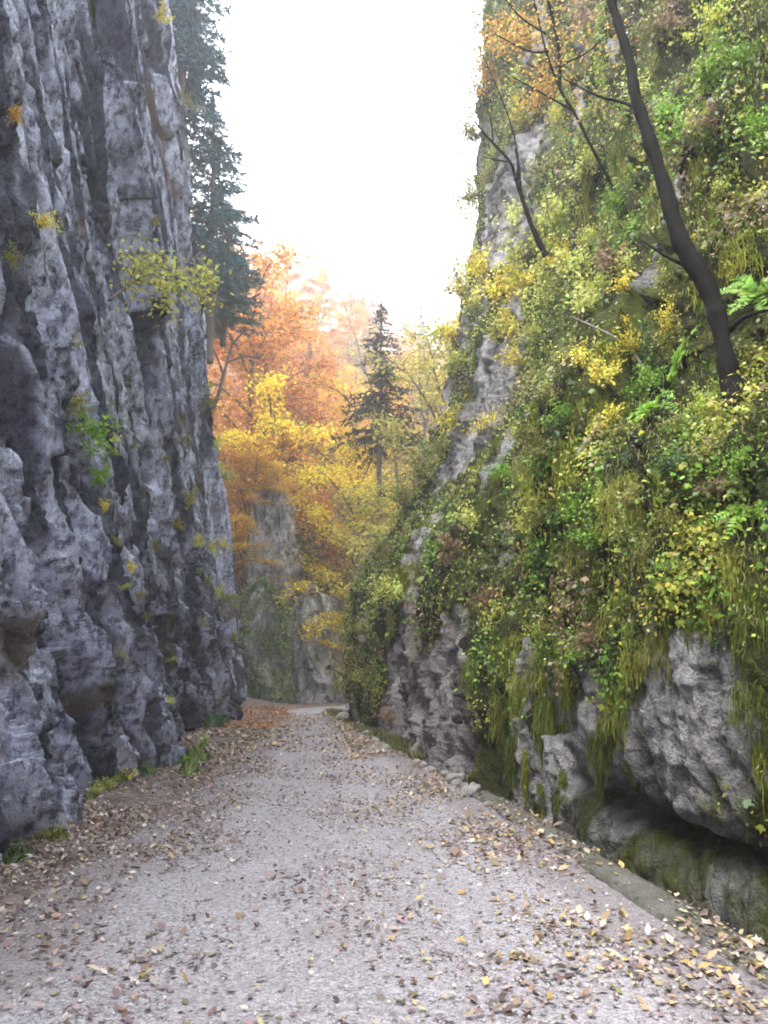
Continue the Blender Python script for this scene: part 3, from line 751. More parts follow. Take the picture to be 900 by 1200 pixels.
def moss_curtain(seed, n=300):
    """hangs from the origin, about .8 wide and 1 long; +X points away from the wall, +Y runs along it"""
    r = np.random.default_rng(seed); lf = MB(); cl = r.normal(0, .22, 7)
    for i in range(n):
        y = r.choice(cl) + r.normal(0, .06); z0 = r.uniform(-.45, .06) - .5 * y * y; L = r.gamma(2.2, .13) * (1.05 - 1.1 * abs(y))
        if L < .08: continue
        L = min(L, .85); w = r.uniform(.003, .009); m = 6; t = np.linspace(0, 1, m)
        xo = r.uniform(.0, .10) + .09 * np.sin(t * 2.2) * r.uniform(.2, 1)
        c = np.stack([xo * np.ones(m), y + np.cumsum(r.normal(0, .018, m)), z0 - L * t], 1)
        ww = w * np.array([.7, 1.2, 1., .9, .7, .1])
        V = np.concatenate([c + np.stack([r.normal(0, .008, m), ww, 0 * ww], 1), c - np.stack([r.normal(0, .008, m), ww, 0 * ww], 1)])
        lf.add(V, [[k, k + 1, m + k + 1, m + k] for k in range(m - 1)], np.repeat(shade(r, 1, .4, 1.25), 2 * m, 0))
    k = 700; cy = r.choice(cl, k) + r.normal(0, .07, k); C = np.stack([r.uniform(.0, .13, k), cy, r.uniform(-.5, .1, k) - .4 * cy * cy], 1)
    lf.leaves(C, r.normal(0, 1, (k, 3)), r.normal(0, .6, (k, 3)) + [.3, 0, -.9], r.uniform(.02, .07, k), shade(r, k, .4, 1.2), LEAF4, .2, .45)
    return lf

def grass(seed, n=120, z_=0):
    r = np.random.default_rng(seed); lf = MB(); a = r.uniform(0, 6.28, n); q = np.sqrt(r.uniform(0, 1, n)) * .5
    C = np.stack([np.cos(a) * q, np.sin(a) * q, np.zeros(n)], 1)
    U = np.stack([np.cos(a) * .5, np.sin(a) * .5, np.ones(n)], 1) + r.normal(0, .3, (n, 3))
    lf.leaves(C, np.stack([np.cos(a), np.sin(a), np.full(n, .2)], 1), U, r.uniform(.2, .85, n), shade(r, n, .45, 1.3), BLADE, .45, .6)
    k = 60; C = np.stack([r.normal(0, .25, k), r.normal(0, .25, k), r.uniform(.05, .3, k)], 1)
    lf.leaves(C, r.normal(0, .4, (k, 3)) + [0, 0, 1], r.normal(0, 1, (k, 3)), r.uniform(.08, .16, k), shade(r, k, .5, 1.4), LEAF6, .2)
    return lf

# ------------------------------------------------------------------ things, labels
ENTRIES = []          # (object, description, group phrase when it repeats, world point)
ORD = 'first second third fourth fifth sixth seventh eighth ninth tenth eleventh twelfth thirteenth fourteenth fifteenth sixteenth seventeenth eighteenth nineteenth twentieth'.split()
def note(o, text, cat, group, p, axis='x'):
    o['category'] = cat; o['kind'] = 'thing'
    if group: o['group'] = group
    ENTRIES.append((o, text, np.asarray(p, dtype=float), axis))
def finish_labels():
    by = {}
    for e in ENTRIES: by.setdefault(e[1], []).append(e)
    for text, es in by.items():
        if len(es) == 1: es[0][0]['label'] = text; continue
        px, py, _ = proj(np.array([e[2] for e in es]))
        k = px if es[0][3] == 'x' else py
        od = np.argsort(k)
        for n_, i in enumerate(od):
            first, last = ('leftmost', 'rightmost') if es[0][3] == 'x' else ('topmost', 'lowest')
            word = first if n_ == 0 else last if n_ == len(od) - 1 else (ORD[n_] if n_ < 20 else 'number %d' % (n_ + 1)) + (' from the left' if es[0][3] == 'x' else ' from the top')
            es[i][0]['label'] = text + ', ' + word

def rot_from(zaxis, roll=0.):
    q = Vector(zaxis).to_track_quat('Z', 'Y'); return (q @ Matrix.Rotation(roll, 3, 'Z').to_quaternion()).to_euler()

PART_MESH = {}
def thing(name, parts, loc, rot=(0, 0, 0), scale=1., color=None):
    """parts: list of (part name, shared mesh, takes the thing's colour)"""
    if len(parts) == 1:
        o = link(name, parts[0][1])
        if color is not None: o.color = (*color, 1)
    else:
        o = link(name, None); o.empty_display_size = .2
        for pn, me, tint in parts:
            c = link(pn, me, o)
            if color is not None and tint: c.color = (*color, 1)
    o.location = tuple(float(a) for a in loc); o.rotation_euler = rot; o.scale = (scale,) * 3 if np.isscalar(scale) else scale
    return o
# ------------------------------------------------------------------ rock towers beyond the bend, stones
def rock_tower(c, rx, ry, h, seed, lean=(0, 0), point=.5, mask=(0., .3, .5), nth=260, nz=260):
    th = np.linspace(0, 2 * math.pi, nth); zz = np.linspace(-.06, 1, nz)
    Th, Zz = np.meshgrid(th, zz, indexing='ij')
    ct, st = np.cos(Th), np.sin(Th); rr = (np.abs(ct)**3 + np.abs(st)**3) ** (-1 / 3)
    prof = (1.08 - .16 * np.clip(Zz, 0, 1)) * np.clip(1 - np.clip(Zz, 0, 1) ** (4.2 / point), 0, 1) ** .6
    x0, y0, z0 = rr * ct * rx * prof, rr * st * ry * prof, Zz * h
    d = .34 * pn3(x0 * .5, y0 * .5, z0 * .30, seed) + .26 * (1 - 2 * np.abs(pn3(x0 * 1.1, y0 * 1.1, z0 * .4, seed + 2))) + .12 * pn3(x0 * 2.4, y0 * 2.4, z0 * 1.3, seed + 4) + .20 * cells((x0 + y0) * 1.0 + .3 * pn3(x0, y0, z0, 3), z0 * .45, seed) + .11 * cells((x0 - y0) * 2.4, z0 * 1.1, seed + 1)
    f = 1 + d * np.clip(prof * 3, .2, 1) / max(.6, min(rx, ry))
    X = c[0] + x0 * f + lean[0] * Zz; Y = c[1] + y0 * f + lean[1] * Zz; Z = c[2] + z0 + .9 * np.clip(Zz, 0, 1)**3 * pn3(x0 * .8, y0 * .8, z0 * .1, seed + 7)
    m = MB(); Pm = np.stack([X, Y, Z], -1)
    m.add(Pm.reshape(-1, 3), grid_faces(nth, nz), np.stack([np.full(X.size, mask[0]), np.clip(mask[1] + .5 * pn3(x0 * .8, y0 * .8, z0 * .5, seed + 9).ravel(), 0, 1), np.full(X.size, mask[2])], 1))
    return m, Pm
M_TOWER = rock_mat('grey_tower_rock', (.72,.71,.73), (.50,.49,.51), (.085,.08,.085), (.2,.15,.12), (.06,.07,.02), (R(5), 0, 0), 0., .75)
def tower_at(pxl, pxr, pytop, Y, ry, seed, mask, point=.5, lean=(0, 0), name='rock_tower'):
    xl, xr = wp(pxl, 760, Y)[0], wp(pxr, 760, Y)[0]; zt = wp((pxl + pxr) / 2, pytop, Y)[2]
    c = ((xl + xr) / 2, Y + ry * .7, float(floor_z((xl + xr) / 2, Y)) - .1)
    m, Pm = rock_tower(c, (xr - xl) / 2 * .92, ry, zt - c[2], seed, lean, point, mask)
    return link(name, m.mesh(name, M_TOWER)), Pm
o, PmA = tower_at(288, 336, 566, 46.5, 2.6, 301, (.1, .12, .45), .2)
tag(o, 'tall pale grey rock tower beyond the ivy knoll at the road bend', 'rock')
o, PmB = tower_at(337, 394, 686, 48, 2.6, 311, (.05, .35, .45), .3)
tag(o, 'shorter rounded grey rock tower standing where the road bends right', 'rock')
o, PmK = tower_at(263, 331, 684, 43.2, 1.7, 321, (.2, .75, .6), .42, name='rock_knoll')
tag(o, 'low rock knoll smothered in dark green ivy at the road bend', 'rock')
o, PmC = tower_at(386, 432, 655, 55, 3., 331, (.2, .6, .5), .5, name='rock_knoll')
tag(o, 'dim mossy rock half hidden by yellow bushes right of the bend', 'rock')
def skin_leaves(Pm, n, seed, size, keep, palette):
    """ivy: leaves lying on a rock"""
    r = np.random.default_rng(seed); Nn = gnorm(Pm); cc = Pm.reshape(-1, 3).mean(0)
    sg = np.sign(((Pm - cc) * Nn).sum(2).mean()); Nn = Nn * sg
    a, b = r.integers(0, Pm.shape[0], n * 3), r.integers(0, Pm.shape[1], n * 3)
    k = keep(Pm[a, b], Nn[a, b], r); a, b = a[k][:n], b[k][:n]
    C = Pm[a, b] + Nn[a, b] * r.uniform(.02, .28, (len(a), 1)); m = MB()
    pal = np.array(palette)[r.integers(0, len(palette), len(a))]
    m.leaves(C, Nn[a, b] + r.normal(0, .5, C.shape) + [0, 0, .5], r.normal(0, .6, C.shape) + [0, 0, -.8], r.uniform(.6, 1.3, len(a)) * size, pal * shade(r, len(a), .6, 1.3), LEAF6, .3)
    return m
m = skin_leaves(PmK, 9000, 1, .15, lambda p, n_, r: (pn3(p[:, 0] * .7, p[:, 1] * .7, p[:, 2] * .6, 5) + .25 * r.normal(size=len(p)) > -.22), [(.11,.22,.05), (.19,.30,.06), (.08,.16,.04), (.32,.31,.08)])
tag(link('ivy', m.mesh('ivy', M_GREEN)), 'thick green ivy draped over the low rock knoll at the bend', 'ivy')
m = skin_leaves(PmB, 900, 2, .15, lambda p, n_, r: (p[:, 2] > 4.0) & (r.uniform(size=len(p)) < .6), [(.16,.17,.04), (.22,.17,.04), (.10,.13,.04)])
tag(link('ivy', m.mesh('ivy', M_GREEN)), 'thin yellow green creeper over the top of the rounded rock tower', 'ivy')

def stone_mesh(seed, flat=.6):
    r = np.random.default_rng(seed); n, k = 18, 12
    th = np.linspace(0, 2 * math.pi, n); ph = np.linspace(-math.pi / 2, math.pi / 2, k)
    T, Ph = np.meshgrid(th, ph, indexing='ij')
    x, y, z = np.cos(T) * np.cos(Ph), np.sin(T) * np.cos(Ph), np.sin(Ph)
    d = 1 + .30 * pn3(x * 1.2, y * 1.2, z * 1.2, seed) + .14 * pn3(x * 3, y * 3, z * 3, seed + 1)
    d = np.minimum(d, .95 / np.maximum(np.abs(x * r.uniform(.7, 1) + y * r.uniform(-.6, .6) + z * r.uniform(-.3, .5)), .5))
    m = MB(); m.add(np.stack([x * d, y * d * .8, z * d * flat], -1).reshape(-1, 3), grid_faces(n, k), (.15, .1, .25)); return m
M_STONE = rock_mat('white_limestone_rubble', (.74,.71,.68), (.62,.59,.57), (.40,.37,.36), (.38,.31,.25), (.10,.11,.04), (0, 0, 0), -.3)
STONES = [stone_mesh(400 + i, f).mesh('stone', M_STONE) for i, f in enumerate((.55, .7, .45, .8, .6))]
r = np.random.default_rng(77)
for i in range(44):
    t_ = i / 43.; px = 432 + 172 * t_ ** .9 + r.normal(0, 7); py = 866 + 86 * t_ ** 1.15 + r.normal(0, 5)
    p = gp(px, py); s = r.uniform(.05, .12) * (1.7 if r.uniform() < .2 else 1)
    o = thing('stone', [('stone', STONES[i % 5], False)], (p[0], p[1], float(surf_z(p[0], p[1])) + s * .25), (r.normal(0, .25), r.normal(0, .25), r.uniform(0, 6.28)), s)
    note(o, ('large' if s > .11 else 'small') + ' white limestone stone at the cliff foot along the road', 'stone', 'white stones along the cliff foot', p)
for i, (px, py, Y, s) in enumerate([(400,838,28.5,.35),(418,852,25.5,.38)]):
    p = wp(px, py, Y); o = thing('boulder', [('boulder', STONES[(i * 2 + 1) % 5], False)], (p[0] + .12, p[1], p[2] - s * .4), (r.normal(0, .3), r.normal(0, .3), r.uniform(0, 6.28)), s)
    note(o, 'grey boulder in the grassy hollow at the far right road edge', 'boulder', 'boulders beside the road', p)
# ------------------------------------------------------------------ trees beyond the bend
BL = []
for i in range(6):
    a, c = broadleaf(500 + i, nleaf=8600 + 500 * (i % 3), limbs=16 + 2 * (i % 3), spread=.30 + .05 * (i % 3), low=(.2, .3, .15)[i % 3], layered=(.016, .024, .02)[i % 3])
    BL.append((a.mesh('trunk', M_BARK), c.mesh('crown', M_LEAF)))
BLG = [(bpy.data.meshes[m_[0].name].copy(), m_[1]) for m_ in BL[:2]]
for g_ in BLG: g_[0].materials[0] = M_GREYBARK
SPR = []
for i in range(3):
    a, c = spruce(540 + i, 16., (3.0, 3.6, 2.7)[i], .46, 9, (.34, .44, .30)[i], .16, .42, (.25, .2, .12)[i]); SPR.append((a.mesh('trunk', M_BARK), c.mesh('crown', M_NEEDLE)))
a, c = spruce(553, 12., 3.0, .36, 9, .42, .20, .40, .32); SCR = (a.mesh('trunk', M_BARK), c.mesh('crown', M_NEEDLE))
TWG = []
for i in range(3):
    a, c = twiggy(560 + i, 8., 3, 260 if i == 0 else 60); TWG.append((a.mesh('trunk', M_GREYBARK), c.mesh('crown', M_LEAF)))

def tree(name, mm, p, h, h0, color, rot, wide=1.):
    s = h / h0
    return thing(name, [('trunk', mm[0], False), ('crown', mm[1], True)], p, (0, 0, rot), (s * wide, s * wide, s), color)

ORANGE, RUST, PEACH, GOLD, YELLOW, LIME = (.70,.35,.09), (.50,.20,.06), (.78,.50,.28), (.84,.58,.08), (.95,.76,.07), (.68,.65,.10)
r = np.random.default_rng(91)
placed = []
# trees with a place of their own: (name, mesh, px, Y, py of the top, height, colour, text)
KEY = [
 ('maple', BL[1], 318, 51.0, 448, 10.5, YELLOW, 'bright yellow layered maple leaning out above the tall rock tower'),
 ('beech', BL[4], 292, 50.0, 505, 9., (.55,.27,.05), 'brown orange beech pressed against the left cliff edge'),
 ('maple', BL[2], 425, 48.5, 522, 9.5, (.97,.80,.08), 'broad golden yellow maple beneath the ragged dark conifer'),
 ('maple', BL[5], 408, 57.0, 428, 13., GOLD, 'tall golden maple just left of the ragged dark conifer'),
 ('maple', BL[0], 462, 50.0, 540, 8.5, LIME, 'yellow green maple filling the gap beside the right cliff'),
 ('beech', BL[0], 383, 53.5, 560, 9., ORANGE, 'orange beech in the middle of the gap above the rounded rock tower'),
 ('maple', BL[3], 407, 46.5, 700, 4.2, (.82,.64,.06), 'small yellow maple overhanging the road bend from behind the rocks'),
 ('beech', BL[2], 398, 52.0, 632, 6., RUST, 'small rust coloured beech between rock tower and right cliff'),
 ('beech', BL[1], 300, 56.0, 300, 17., ORANGE, 'tall orange beech right beside the dark spruce on the left skyline'),
 ('beech', BL[4], 322, 60.0, 312, 17., (.60,.27,.09), 'tall copper beech on the left part of the skyline'),
 ('maple', BL[5], 482, 56., 410, 13., (.56,.46,.14), 'pale yellow tall maple between grey snags and right cliff'),
 ('maple', BL[2], 528, 44., 400, 10., (.50,.46,.10), 'olive yellow maple leaning over the shoulder of the right cliff'),
]
for nm, mm, px, Yd, pyt, h, colr, text in KEY:
    p = wp(px, pyt, Yd); z = p[2] - h
    gz = float(floor_z(p[0], Yd))
    if z > gz + .3: z = gz; h = p[2] - z
    o = tree(nm, mm, (p[0], Yd, z - .2), h, 12., colr, r.uniform(0, 6.28), 1.0 if h < 14 else .8)
    o['label'] = text; o['category'] = 'tree'; placed.append((p[0], Yd))
# the far hillside wood
n_ok = 0
cand = []
for k in range(4000):
    Yd = 53 + 72 * r.uniform() ** 1.1; x = r.uniform(-.36, .20) * Yd
    cand.append((x, Yd))
for x, Yd in cand:
    sp_ = 3.4 + .028 * (Yd - 50)
    if any((x - a)**2 + (Yd - b_)**2 < sp_**2 for a, b_ in placed): continue
    z = float(floor_z(x, Yd)); px, py, _ = proj([x, Yd, z + 6])
    if px < 225 or px > 560: continue
    placed.append((x, Yd)); n_ok += 1
    u_ = r.uniform(); far = Yd > 85
    if u_ < .07: nm, mm, h0, colr, kind, h = 'spruce', SPR[k % 3], 16., (.075,.10,.07), 'dark green spruce', r.uniform(11, 16)
    else:
        nm = 'beech'; mm = BL[r.integers(0, 6)]; h0 = 12.; h = r.uniform(9, 14)
        colr, kind = [(ORANGE, 'orange beech'), (PEACH, 'peach coloured beech'), (RUST, 'rust brown beech'), (GOLD, 'golden beech'), ((.40,.33,.16), 'faded olive beech'), ((.36,.28,.24), 'greyish brown beech')][r.choice(6, p=[.32, .24, .14, .14, .08, .08])]
        colr = tuple(np.clip(np.array(colr) * r.uniform(.85, 1.12), 0, .9))
    o = tree(nm, mm, (x, Yd, z - .3), h, h0, colr, r.uniform(0, 6.28), r.uniform(.9, 1.15))
    zone_ = 'high on the hazy hillside' if Yd > 88 else 'halfway up the hillside' if Yd > 66 else 'at the hillside foot behind the rocks'
    note(o, kind + ' ' + zone_, 'tree', 'autumn trees on the far hillside', (x, Yd, z + h * .6))
print('hill trees', n_ok)
# ragged conifer and the bare snags beside it
def top_tree(nm, mm, px, Yd, pyt, h, h0, colr, text, rot=0., wide=1., cat='tree'):
    p = wp(px, pyt, Yd); o = tree(nm, mm, (p[0], Yd, p[2] - h), h, h0, colr, rot, wide); o['label'] = text; o['category'] = cat; return o
top_tree('conifer', SCR, 446, 46., 352, 14.5, 12., (.045,.05,.04), 'ragged dark conifer with drooping boughs and bare lower trunk in the gorge gap', .2, 1.)
top_tree('dead_tree', TWG[1], 466, 46.5, 345, 14., 8., (.3,.2,.12), 'bare grey snag right beside the ragged dark conifer', 1.1, .75)
top_tree('dead_tree', TWG[2], 480, 47., 370, 13., 8., (.3,.2,.12), 'second slimmer grey snag nearer the right cliff than the ragged conifer', 2.3, .7)
top_tree('bare_tree', TWG[0], 492, 46., 308, 13.5, 8., (.45,.22,.14), 'nearly bare reddish twigged tree reaching into the sky beside the right cliff', .7, .85)
top_tree('spruce', SPR[2], 364, 70., 398, 10., 16., (.10,.15,.12), 'small blue green spruce alone among orange beeches in the middle', .4, .9)
for nm, mm, px, Yd, pyt, pyb, colr, text in [('maple', BL[4], 272, 44.2, 598, 700, (.80,.50,.06), 'small orange yellow maple on the ivy knoll beside the left cliff'),
    ('beech', BL[2], 300, 46.2, 520, 612, (.66,.33,.06), 'small light orange beech rooted on top of the tall rock tower'), ('maple', BL[0], 326, 46.3, 535, 618, (.82,.60,.07), 'small yellow maple on the right corner of the tall rock tower'),
    ('bush_tree', BL[1], 352, 48.5, 625, 705, (.10,.12,.04), 'dark green bushy tree in the cleft between both rock towers')]:
    a, b_ = wp(px, pyb, Yd), wp(px, pyt, Yd); o = tree(nm, mm, a, b_[2] - a[2], 12., colr, px * 1., 1.2); o['label'] = text; o['category'] = 'tree'
# ---- spruces on the rim of the left cliff
def rim_tree(mm, px, pyb, Yd, pyt, h0, colr, text, wide, lean=(0, 0)):
    a, b_ = wp(px, pyb, Yd), wp(px, pyt, Yd); h = b_[2] - a[2]
    o = tree('spruce', mm, a, h, h0, colr, 1.3 * Yd, wide); o.rotation_euler = (lean[0], lean[1], 1.3 * Yd); o['label'] = text; o['category'] = 'tree'
rim_tree(SPR[0], 244, 425, 41.5, 120, 16., (.085,.19,.21), 'dark blue green spruce clinging to the left cliff edge against the sky', 1.25, (0, .03))
rim_tree(SPR[1], 206, 250, 40., -110, 16., (.085,.18,.215), 'taller dark spruce on the left cliff rim cut off by the upper picture edge', .85)
rim_tree(SPR[2], 262, 405, 43.5, 235, 16., (.085,.16,.12), 'short broad spruce low on the left cliff edge below the other spruces', 1.5)
rim_tree(SPR[0], 205, 180, 37., -160, 16., (.08,.17,.20), 'dark spruce partly hidden behind the top of the left cliff', .9)
# ------------------------------------------------------------------ growth on the right cliff
r = np.random.default_rng(131)
Pw, Nw, Hw, Yw = RW.P, RW.N, RW.H, RW.Y
du = np.linalg.norm(np.gradient(Pw, axis=0), axis=2); dv_ = np.linalg.norm(np.gradient(Pw, axis=1), axis=2); area = du * dv_
pxw, pyw, depw = proj(Pw)
vis = (depw > 2.) & (pxw > 330) & (pxw < 1500) & (pyw > -130) & (pyw < 1100)
toc = np.array([0, 0, EYE]) - Pw; facing = (toc * Nw).sum(2) / np.linalg.norm(toc, axis=2)
patch = fbm(RW.S * .55, Hw * .5, 301, 3); dark = fbm(RW.S * .4 + .2 * Hw, Hw * .3, 305, 3)
veg = np.clip(1 - RW.rock * 1.8, 0, 1) * sstep(.5, 1.6, Hw + .8 * patch) * sstep(-.45, .12, patch + .25)
veg *= 1 - .88 * sstep(.08, .42, dark)
rho = 2200 * (6. / np.maximum(depw, 6.)) ** 1.35
clump = fbm(RW.S * 1.9, Hw * 1.7, 320, 2)
prob = area * rho * veg * vis * (facing > -.25) * sstep(-.45, .25, clump) * 1.5
n = rng.poisson(prob); i_, j_ = np.nonzero(n); rep = n[i_, j_]; ii, jj = np.repeat(i_, rep), np.repeat(j_, rep)
print('cliff leaves', len(ii))
dep = depw[ii, jj]; ph = patch[ii, jj]
C = Pw[ii, jj] + r.normal(0, .06, (len(ii), 3)) + Nw[ii, jj] * ((r.gamma(1.5, .05, len(ii)) + .01) + .16 * np.clip(clump[ii, jj], 0, 1) * r.uniform(.4, 1, len(ii)))[:, None] * (.7 + dep * .035)[:, None]
zc = pn2(RW.S[ii, jj] * 1.1, Hw[ii, jj] * 1.1, 311); zd = pn2(RW.S[ii, jj] * .45, Hw[ii, jj] * .5, 312)
pal = {'ivy': [(.045,.10,.03), (.07,.13,.035), (.035,.075,.03)], 'bright': [(.20,.36,.045), (.26,.40,.06), (.14,.28,.04)], 'yellow': [(.42,.45,.07), (.50,.44,.08), (.33,.40,.06)],
       'olive': [(.19,.225,.05), (.27,.285,.075), (.12,.15,.035)], 'dry': [(.36,.26,.16), (.27,.20,.12), (.44,.33,.24)]}
drape = pn2(RW.S[ii, jj] * 1.9, Hw[ii, jj] * .28, 314) + .35 * pn2(RW.S[ii, jj] * 4.5, Hw[ii, jj] * .6, 315)
nm_ = np.where(zc > .34, 0, np.where(zc > -.16, 1, 2))
nm_ = np.where((zd > .25) & (r.uniform(size=len(ii)) < .7), 4, nm_)
nm_ = np.where((drape > .02) & (r.uniform(size=len(ii)) < .85), 3, nm_)
nm_ = np.where((Hw[ii, jj] > 6) & (nm_ == 0) & (r.uniform(size=len(ii)) < .5), 2, nm_)
nm_ = np.where(r.uniform(size=len(ii)) < .07, r.integers(0, 5, len(ii)), nm_)
cols = np.zeros((len(ii), 3)); keys = ['ivy', 'bright', 'yellow', 'olive', 'dry']
for k, kk in enumerate(keys):
    s_ = nm_ == k; cols[s_] = np.array(pal[kk])[r.integers(0, 3, s_.sum())]
cols *= shade(r, len(ii), .65, 1.25)
N_ = Nw[ii, jj] * .8 + r.normal(0, .55, C.shape) + [0, 0, .5]
U_ = r.normal(0, .6, C.shape) + [0, 0, -.9]
sz = r.uniform(.55, 1.35, len(ii)) * np.where(nm_ == 0, .046, np.where(nm_ == 4, .036, np.where(nm_ == 3, .032, .038))) * (dep / 6) ** .5
m = MB(); hang = nm_ == 3; big = r.uniform(size=len(ii)) < .12
for sel, shp, k_, wd_ in ((~hang & ~big, LEAF6, 1., 1.), (~hang & big, MAPLE, 1.5, 1.), (hang, BLADE, 2.1, .6)):
    U2 = U_[sel] if shp is not BLADE else r.normal(0, .16, (sel.sum(), 3)) + [0, 0, -1.]
    N2 = N_[sel] if shp is not BLADE else Nw[ii, jj][sel] + r.normal(0, .5, (sel.sum(), 3))
    m.leaves(C[sel], N2, U2, sz[sel] * k_, cols[sel], shp, .3, wd_)
tag(link('undergrowth', m.mesh('undergrowth', M_GREEN)), 'ivy, creepers and small herbs covering the right cliff', 'undergrowth', kind='stuff')

# ---- named plants on the right cliff
SH = []
for i in range(5):
    a, c = shrub(600 + i, (420, 520, 360, 460, 400)[i], leaf=(.10, .085, .12, .075, .10)[i], droop=(.5, .9, .3, .7, 1.2)[i]); SH.append((a.mesh('stem', M_BARK), c.mesh('foliage', M_SHRUB)))
FERN = [fern(620 + i).mesh('fern', M_SHRUB) for i in range(3)]
MOSS = [moss_curtain(630 + i).mesh('hanging_moss', M_MOSS) for i in range(6)]
GRASS = [grass(640 + i).mesh('weeds', M_SHRUB) for i in range(3)]

def where_right(px, py):
    if px > 690 and py < 520: return 'beside the leaning black trunk' if abs(px - np.interp(py, [0, 200, 330, 470], [715, 770, 820, 862])) < 80 else 'above the leaning trunk' if px > np.interp(py, [0, 470], [715, 862]) else 'left of the leaning trunk'
    if py < 200: return 'atop the right cliff'
    if py < 430: return 'high on the right cliff'
    if px < 560: return 'on the right cliff shoulder'
    if py < 640: return 'on the middle right cliff'
    if py < 800: return 'above the dark undercut'
    return 'at the right cliff foot'

def on_wall(W, px, py, push=.05, rad=5.):
    p, n_, i = pick(W, px, py, rad); return p + n_ * push, n_

COLS = {'yellow green': (.58,.62,.15), 'bright green': (.24,.44,.05), 'dark green': (.07,.14,.035), 'olive': (.28,.28,.065), 'yellow': (.76,.66,.09), 'dry brown': (.34,.22,.14), 'golden orange': (.62,.36,.06)}
def plant(W, px, py, kind, colr, rpx, text=None, where=where_right, group='plants clinging to the right cliff'):
    p, n_ = on_wall(W, px, py); dep = proj(p)[2]; s = rpx * dep / F
    c = np.array(COLS[colr]) * r.uniform(.85, 1.15)
    if kind == 'fern':
        o = thing('fern', [('fern', FERN[r.integers(0, 3)], True)], p, rot_from(unit(n_ * .8 + [0, 0, .55]), r.uniform(0, 6.28)), s, c)
    else:
        o = thing('shrub', [('stem', SH[kind][0], False), ('foliage', SH[kind][1], True)], p, rot_from(unit(n_ * .8 + np.array([0, 0, .5 - .7 * (kind in (1, 4))])), r.uniform(0, 6.28)), s, c)
    if text: o['label'] = text; o['category'] = 'fern' if kind == 'fern' else 'shrub'
    else: note(o, colr + (' fern ' if kind == 'fern' else ' leafed shrub ') + where(px, py), 'fern' if kind == 'fern' else 'shrub', group, p)
    return o

# hand placed: px, py, kind, colour, radius in photo pixels
HAND = [(590,350,0,'yellow',52),(620,330,1,'yellow',50),(560,365,0,'yellow green',40),(650,350,3,'yellow green',48),(690,365,0,'yellow green',45),(545,345,2,'yellow',34),(600,385,4,'yellow',40),
 (660,290,0,'yellow green',50),(700,280,3,'yellow green',45),(735,320,0,'yellow green',34),(520,300,1,'yellow',40),(535,325,4,'olive',36),(515,385,0,'yellow green',40),(500,430,0,'yellow green',44),
 (495,480,2,'yellow',38),(505,560,1,'olive',52),(475,590,2,'olive',48),(520,530,3,'olive',38),(460,640,1,'olive',44),(545,640,2,'dry brown',40),(600,640,0,'dry brown',40),(570,690,4,'dry brown',42),(640,330,1,'yellow green',54),(675,320,0,'yellow green',50),(615,300,2,'yellow green',46),(580,400,0,'yellow green',44),(630,390,1,'yellow green',46),(705,330,1,'yellow green',44),(560,320,0,'yellow',40),(530,400,0,'yellow',40),(665,250,2,'yellow green',44),(600,260,3,'yellow green',38),(750,120,0,'yellow green',40),(690,210,0,'yellow green',40),
 (620,60,0,'golden orange',60),(585,90,1,'golden orange',52),(650,110,0,'golden orange',48),(600,30,2,'golden orange',46),(620,130,4,'yellow',44),(690,30,1,'dry brown',46),(560,160,0,'olive',40),(555,230,1,'olive',38),
 (770,150,0,'bright green',46),(830,100,0,'bright green',44),(870,90,3,'bright green',48),(800,170,2,'bright green',44),(845,190,0,'dark green',48),(880,150,1,'bright green',40),(780,40,0,'olive',48),(850,30,2,'yellow green',48),
 (760,450,0,'bright green',40),(800,430,'fern','bright green',62),(775,480,'fern','bright green',58),(885,350,'fern','bright green',62),(845,480,0,'yellow green',46),(870,540,3,'bright green',40),(880,430,0,'olive',40),
 (720,520,2,'olive',44),(700,450,0,'yellow',46),(740,400,1,'yellow',40),(680,430,3,'yellow',40),(650,470,0,'olive',40),(610,430,0,'yellow',40),(640,520,1,'olive',44),(600,560,0,'bright green',38),(575,500,3,'yellow',36),
 (700,640,0,'bright green',40),(740,650,2,'dark green',36),(680,770,0,'bright green',44),(655,760,1,'bright green',40),(690,740,4,'dry brown',38),(620,720,0,'olive',40),(640,600,3,'olive',40),(560,610,0,'yellow green',38),
 (800,600,1,'olive',44),(850,580,0,'dry brown',40),(880,600,'fern','bright green',56),(790,560,0,'dark green',44),(830,540,2,'olive',44),(750,590,0,'olive',44),(710,590,3,'yellow green',36),
 (470,700,2,'yellow green',40),(500,660,0,'olive',40),(450,690,1,'yellow green',34),(435,740,0,'olive',34),(440,800,2,'olive',30),(455,840,3,'dry brown',26),(425,780,1,'yellow green',28),
 (530,210,3,'olive',36),(545,60,1,'dark green',36),(550,110,0,'dark green',34),(540,20,2,'dark green',38),(640,210,0,'olive',44),(700,170,1,'yellow green',40),(730,240,0,'bright green',38)]
for px, py, kind, colr, rp in HAND: plant(RW, px, py, kind, colr, rp)
for k in range(46):
    px, py = r.uniform(560, 900), r.uniform(0, 780)
    i = pick(RW, px, py)[2]
    if RW.rock[i] > .4: continue
    plant(RW, px, py, r.integers(0, 5), r.choice(['olive', 'yellow green', 'dark green', 'bright green', 'dry brown', 'yellow'], p=[.3, .2, .15, .15, .1, .1]), r.uniform(26, 46))
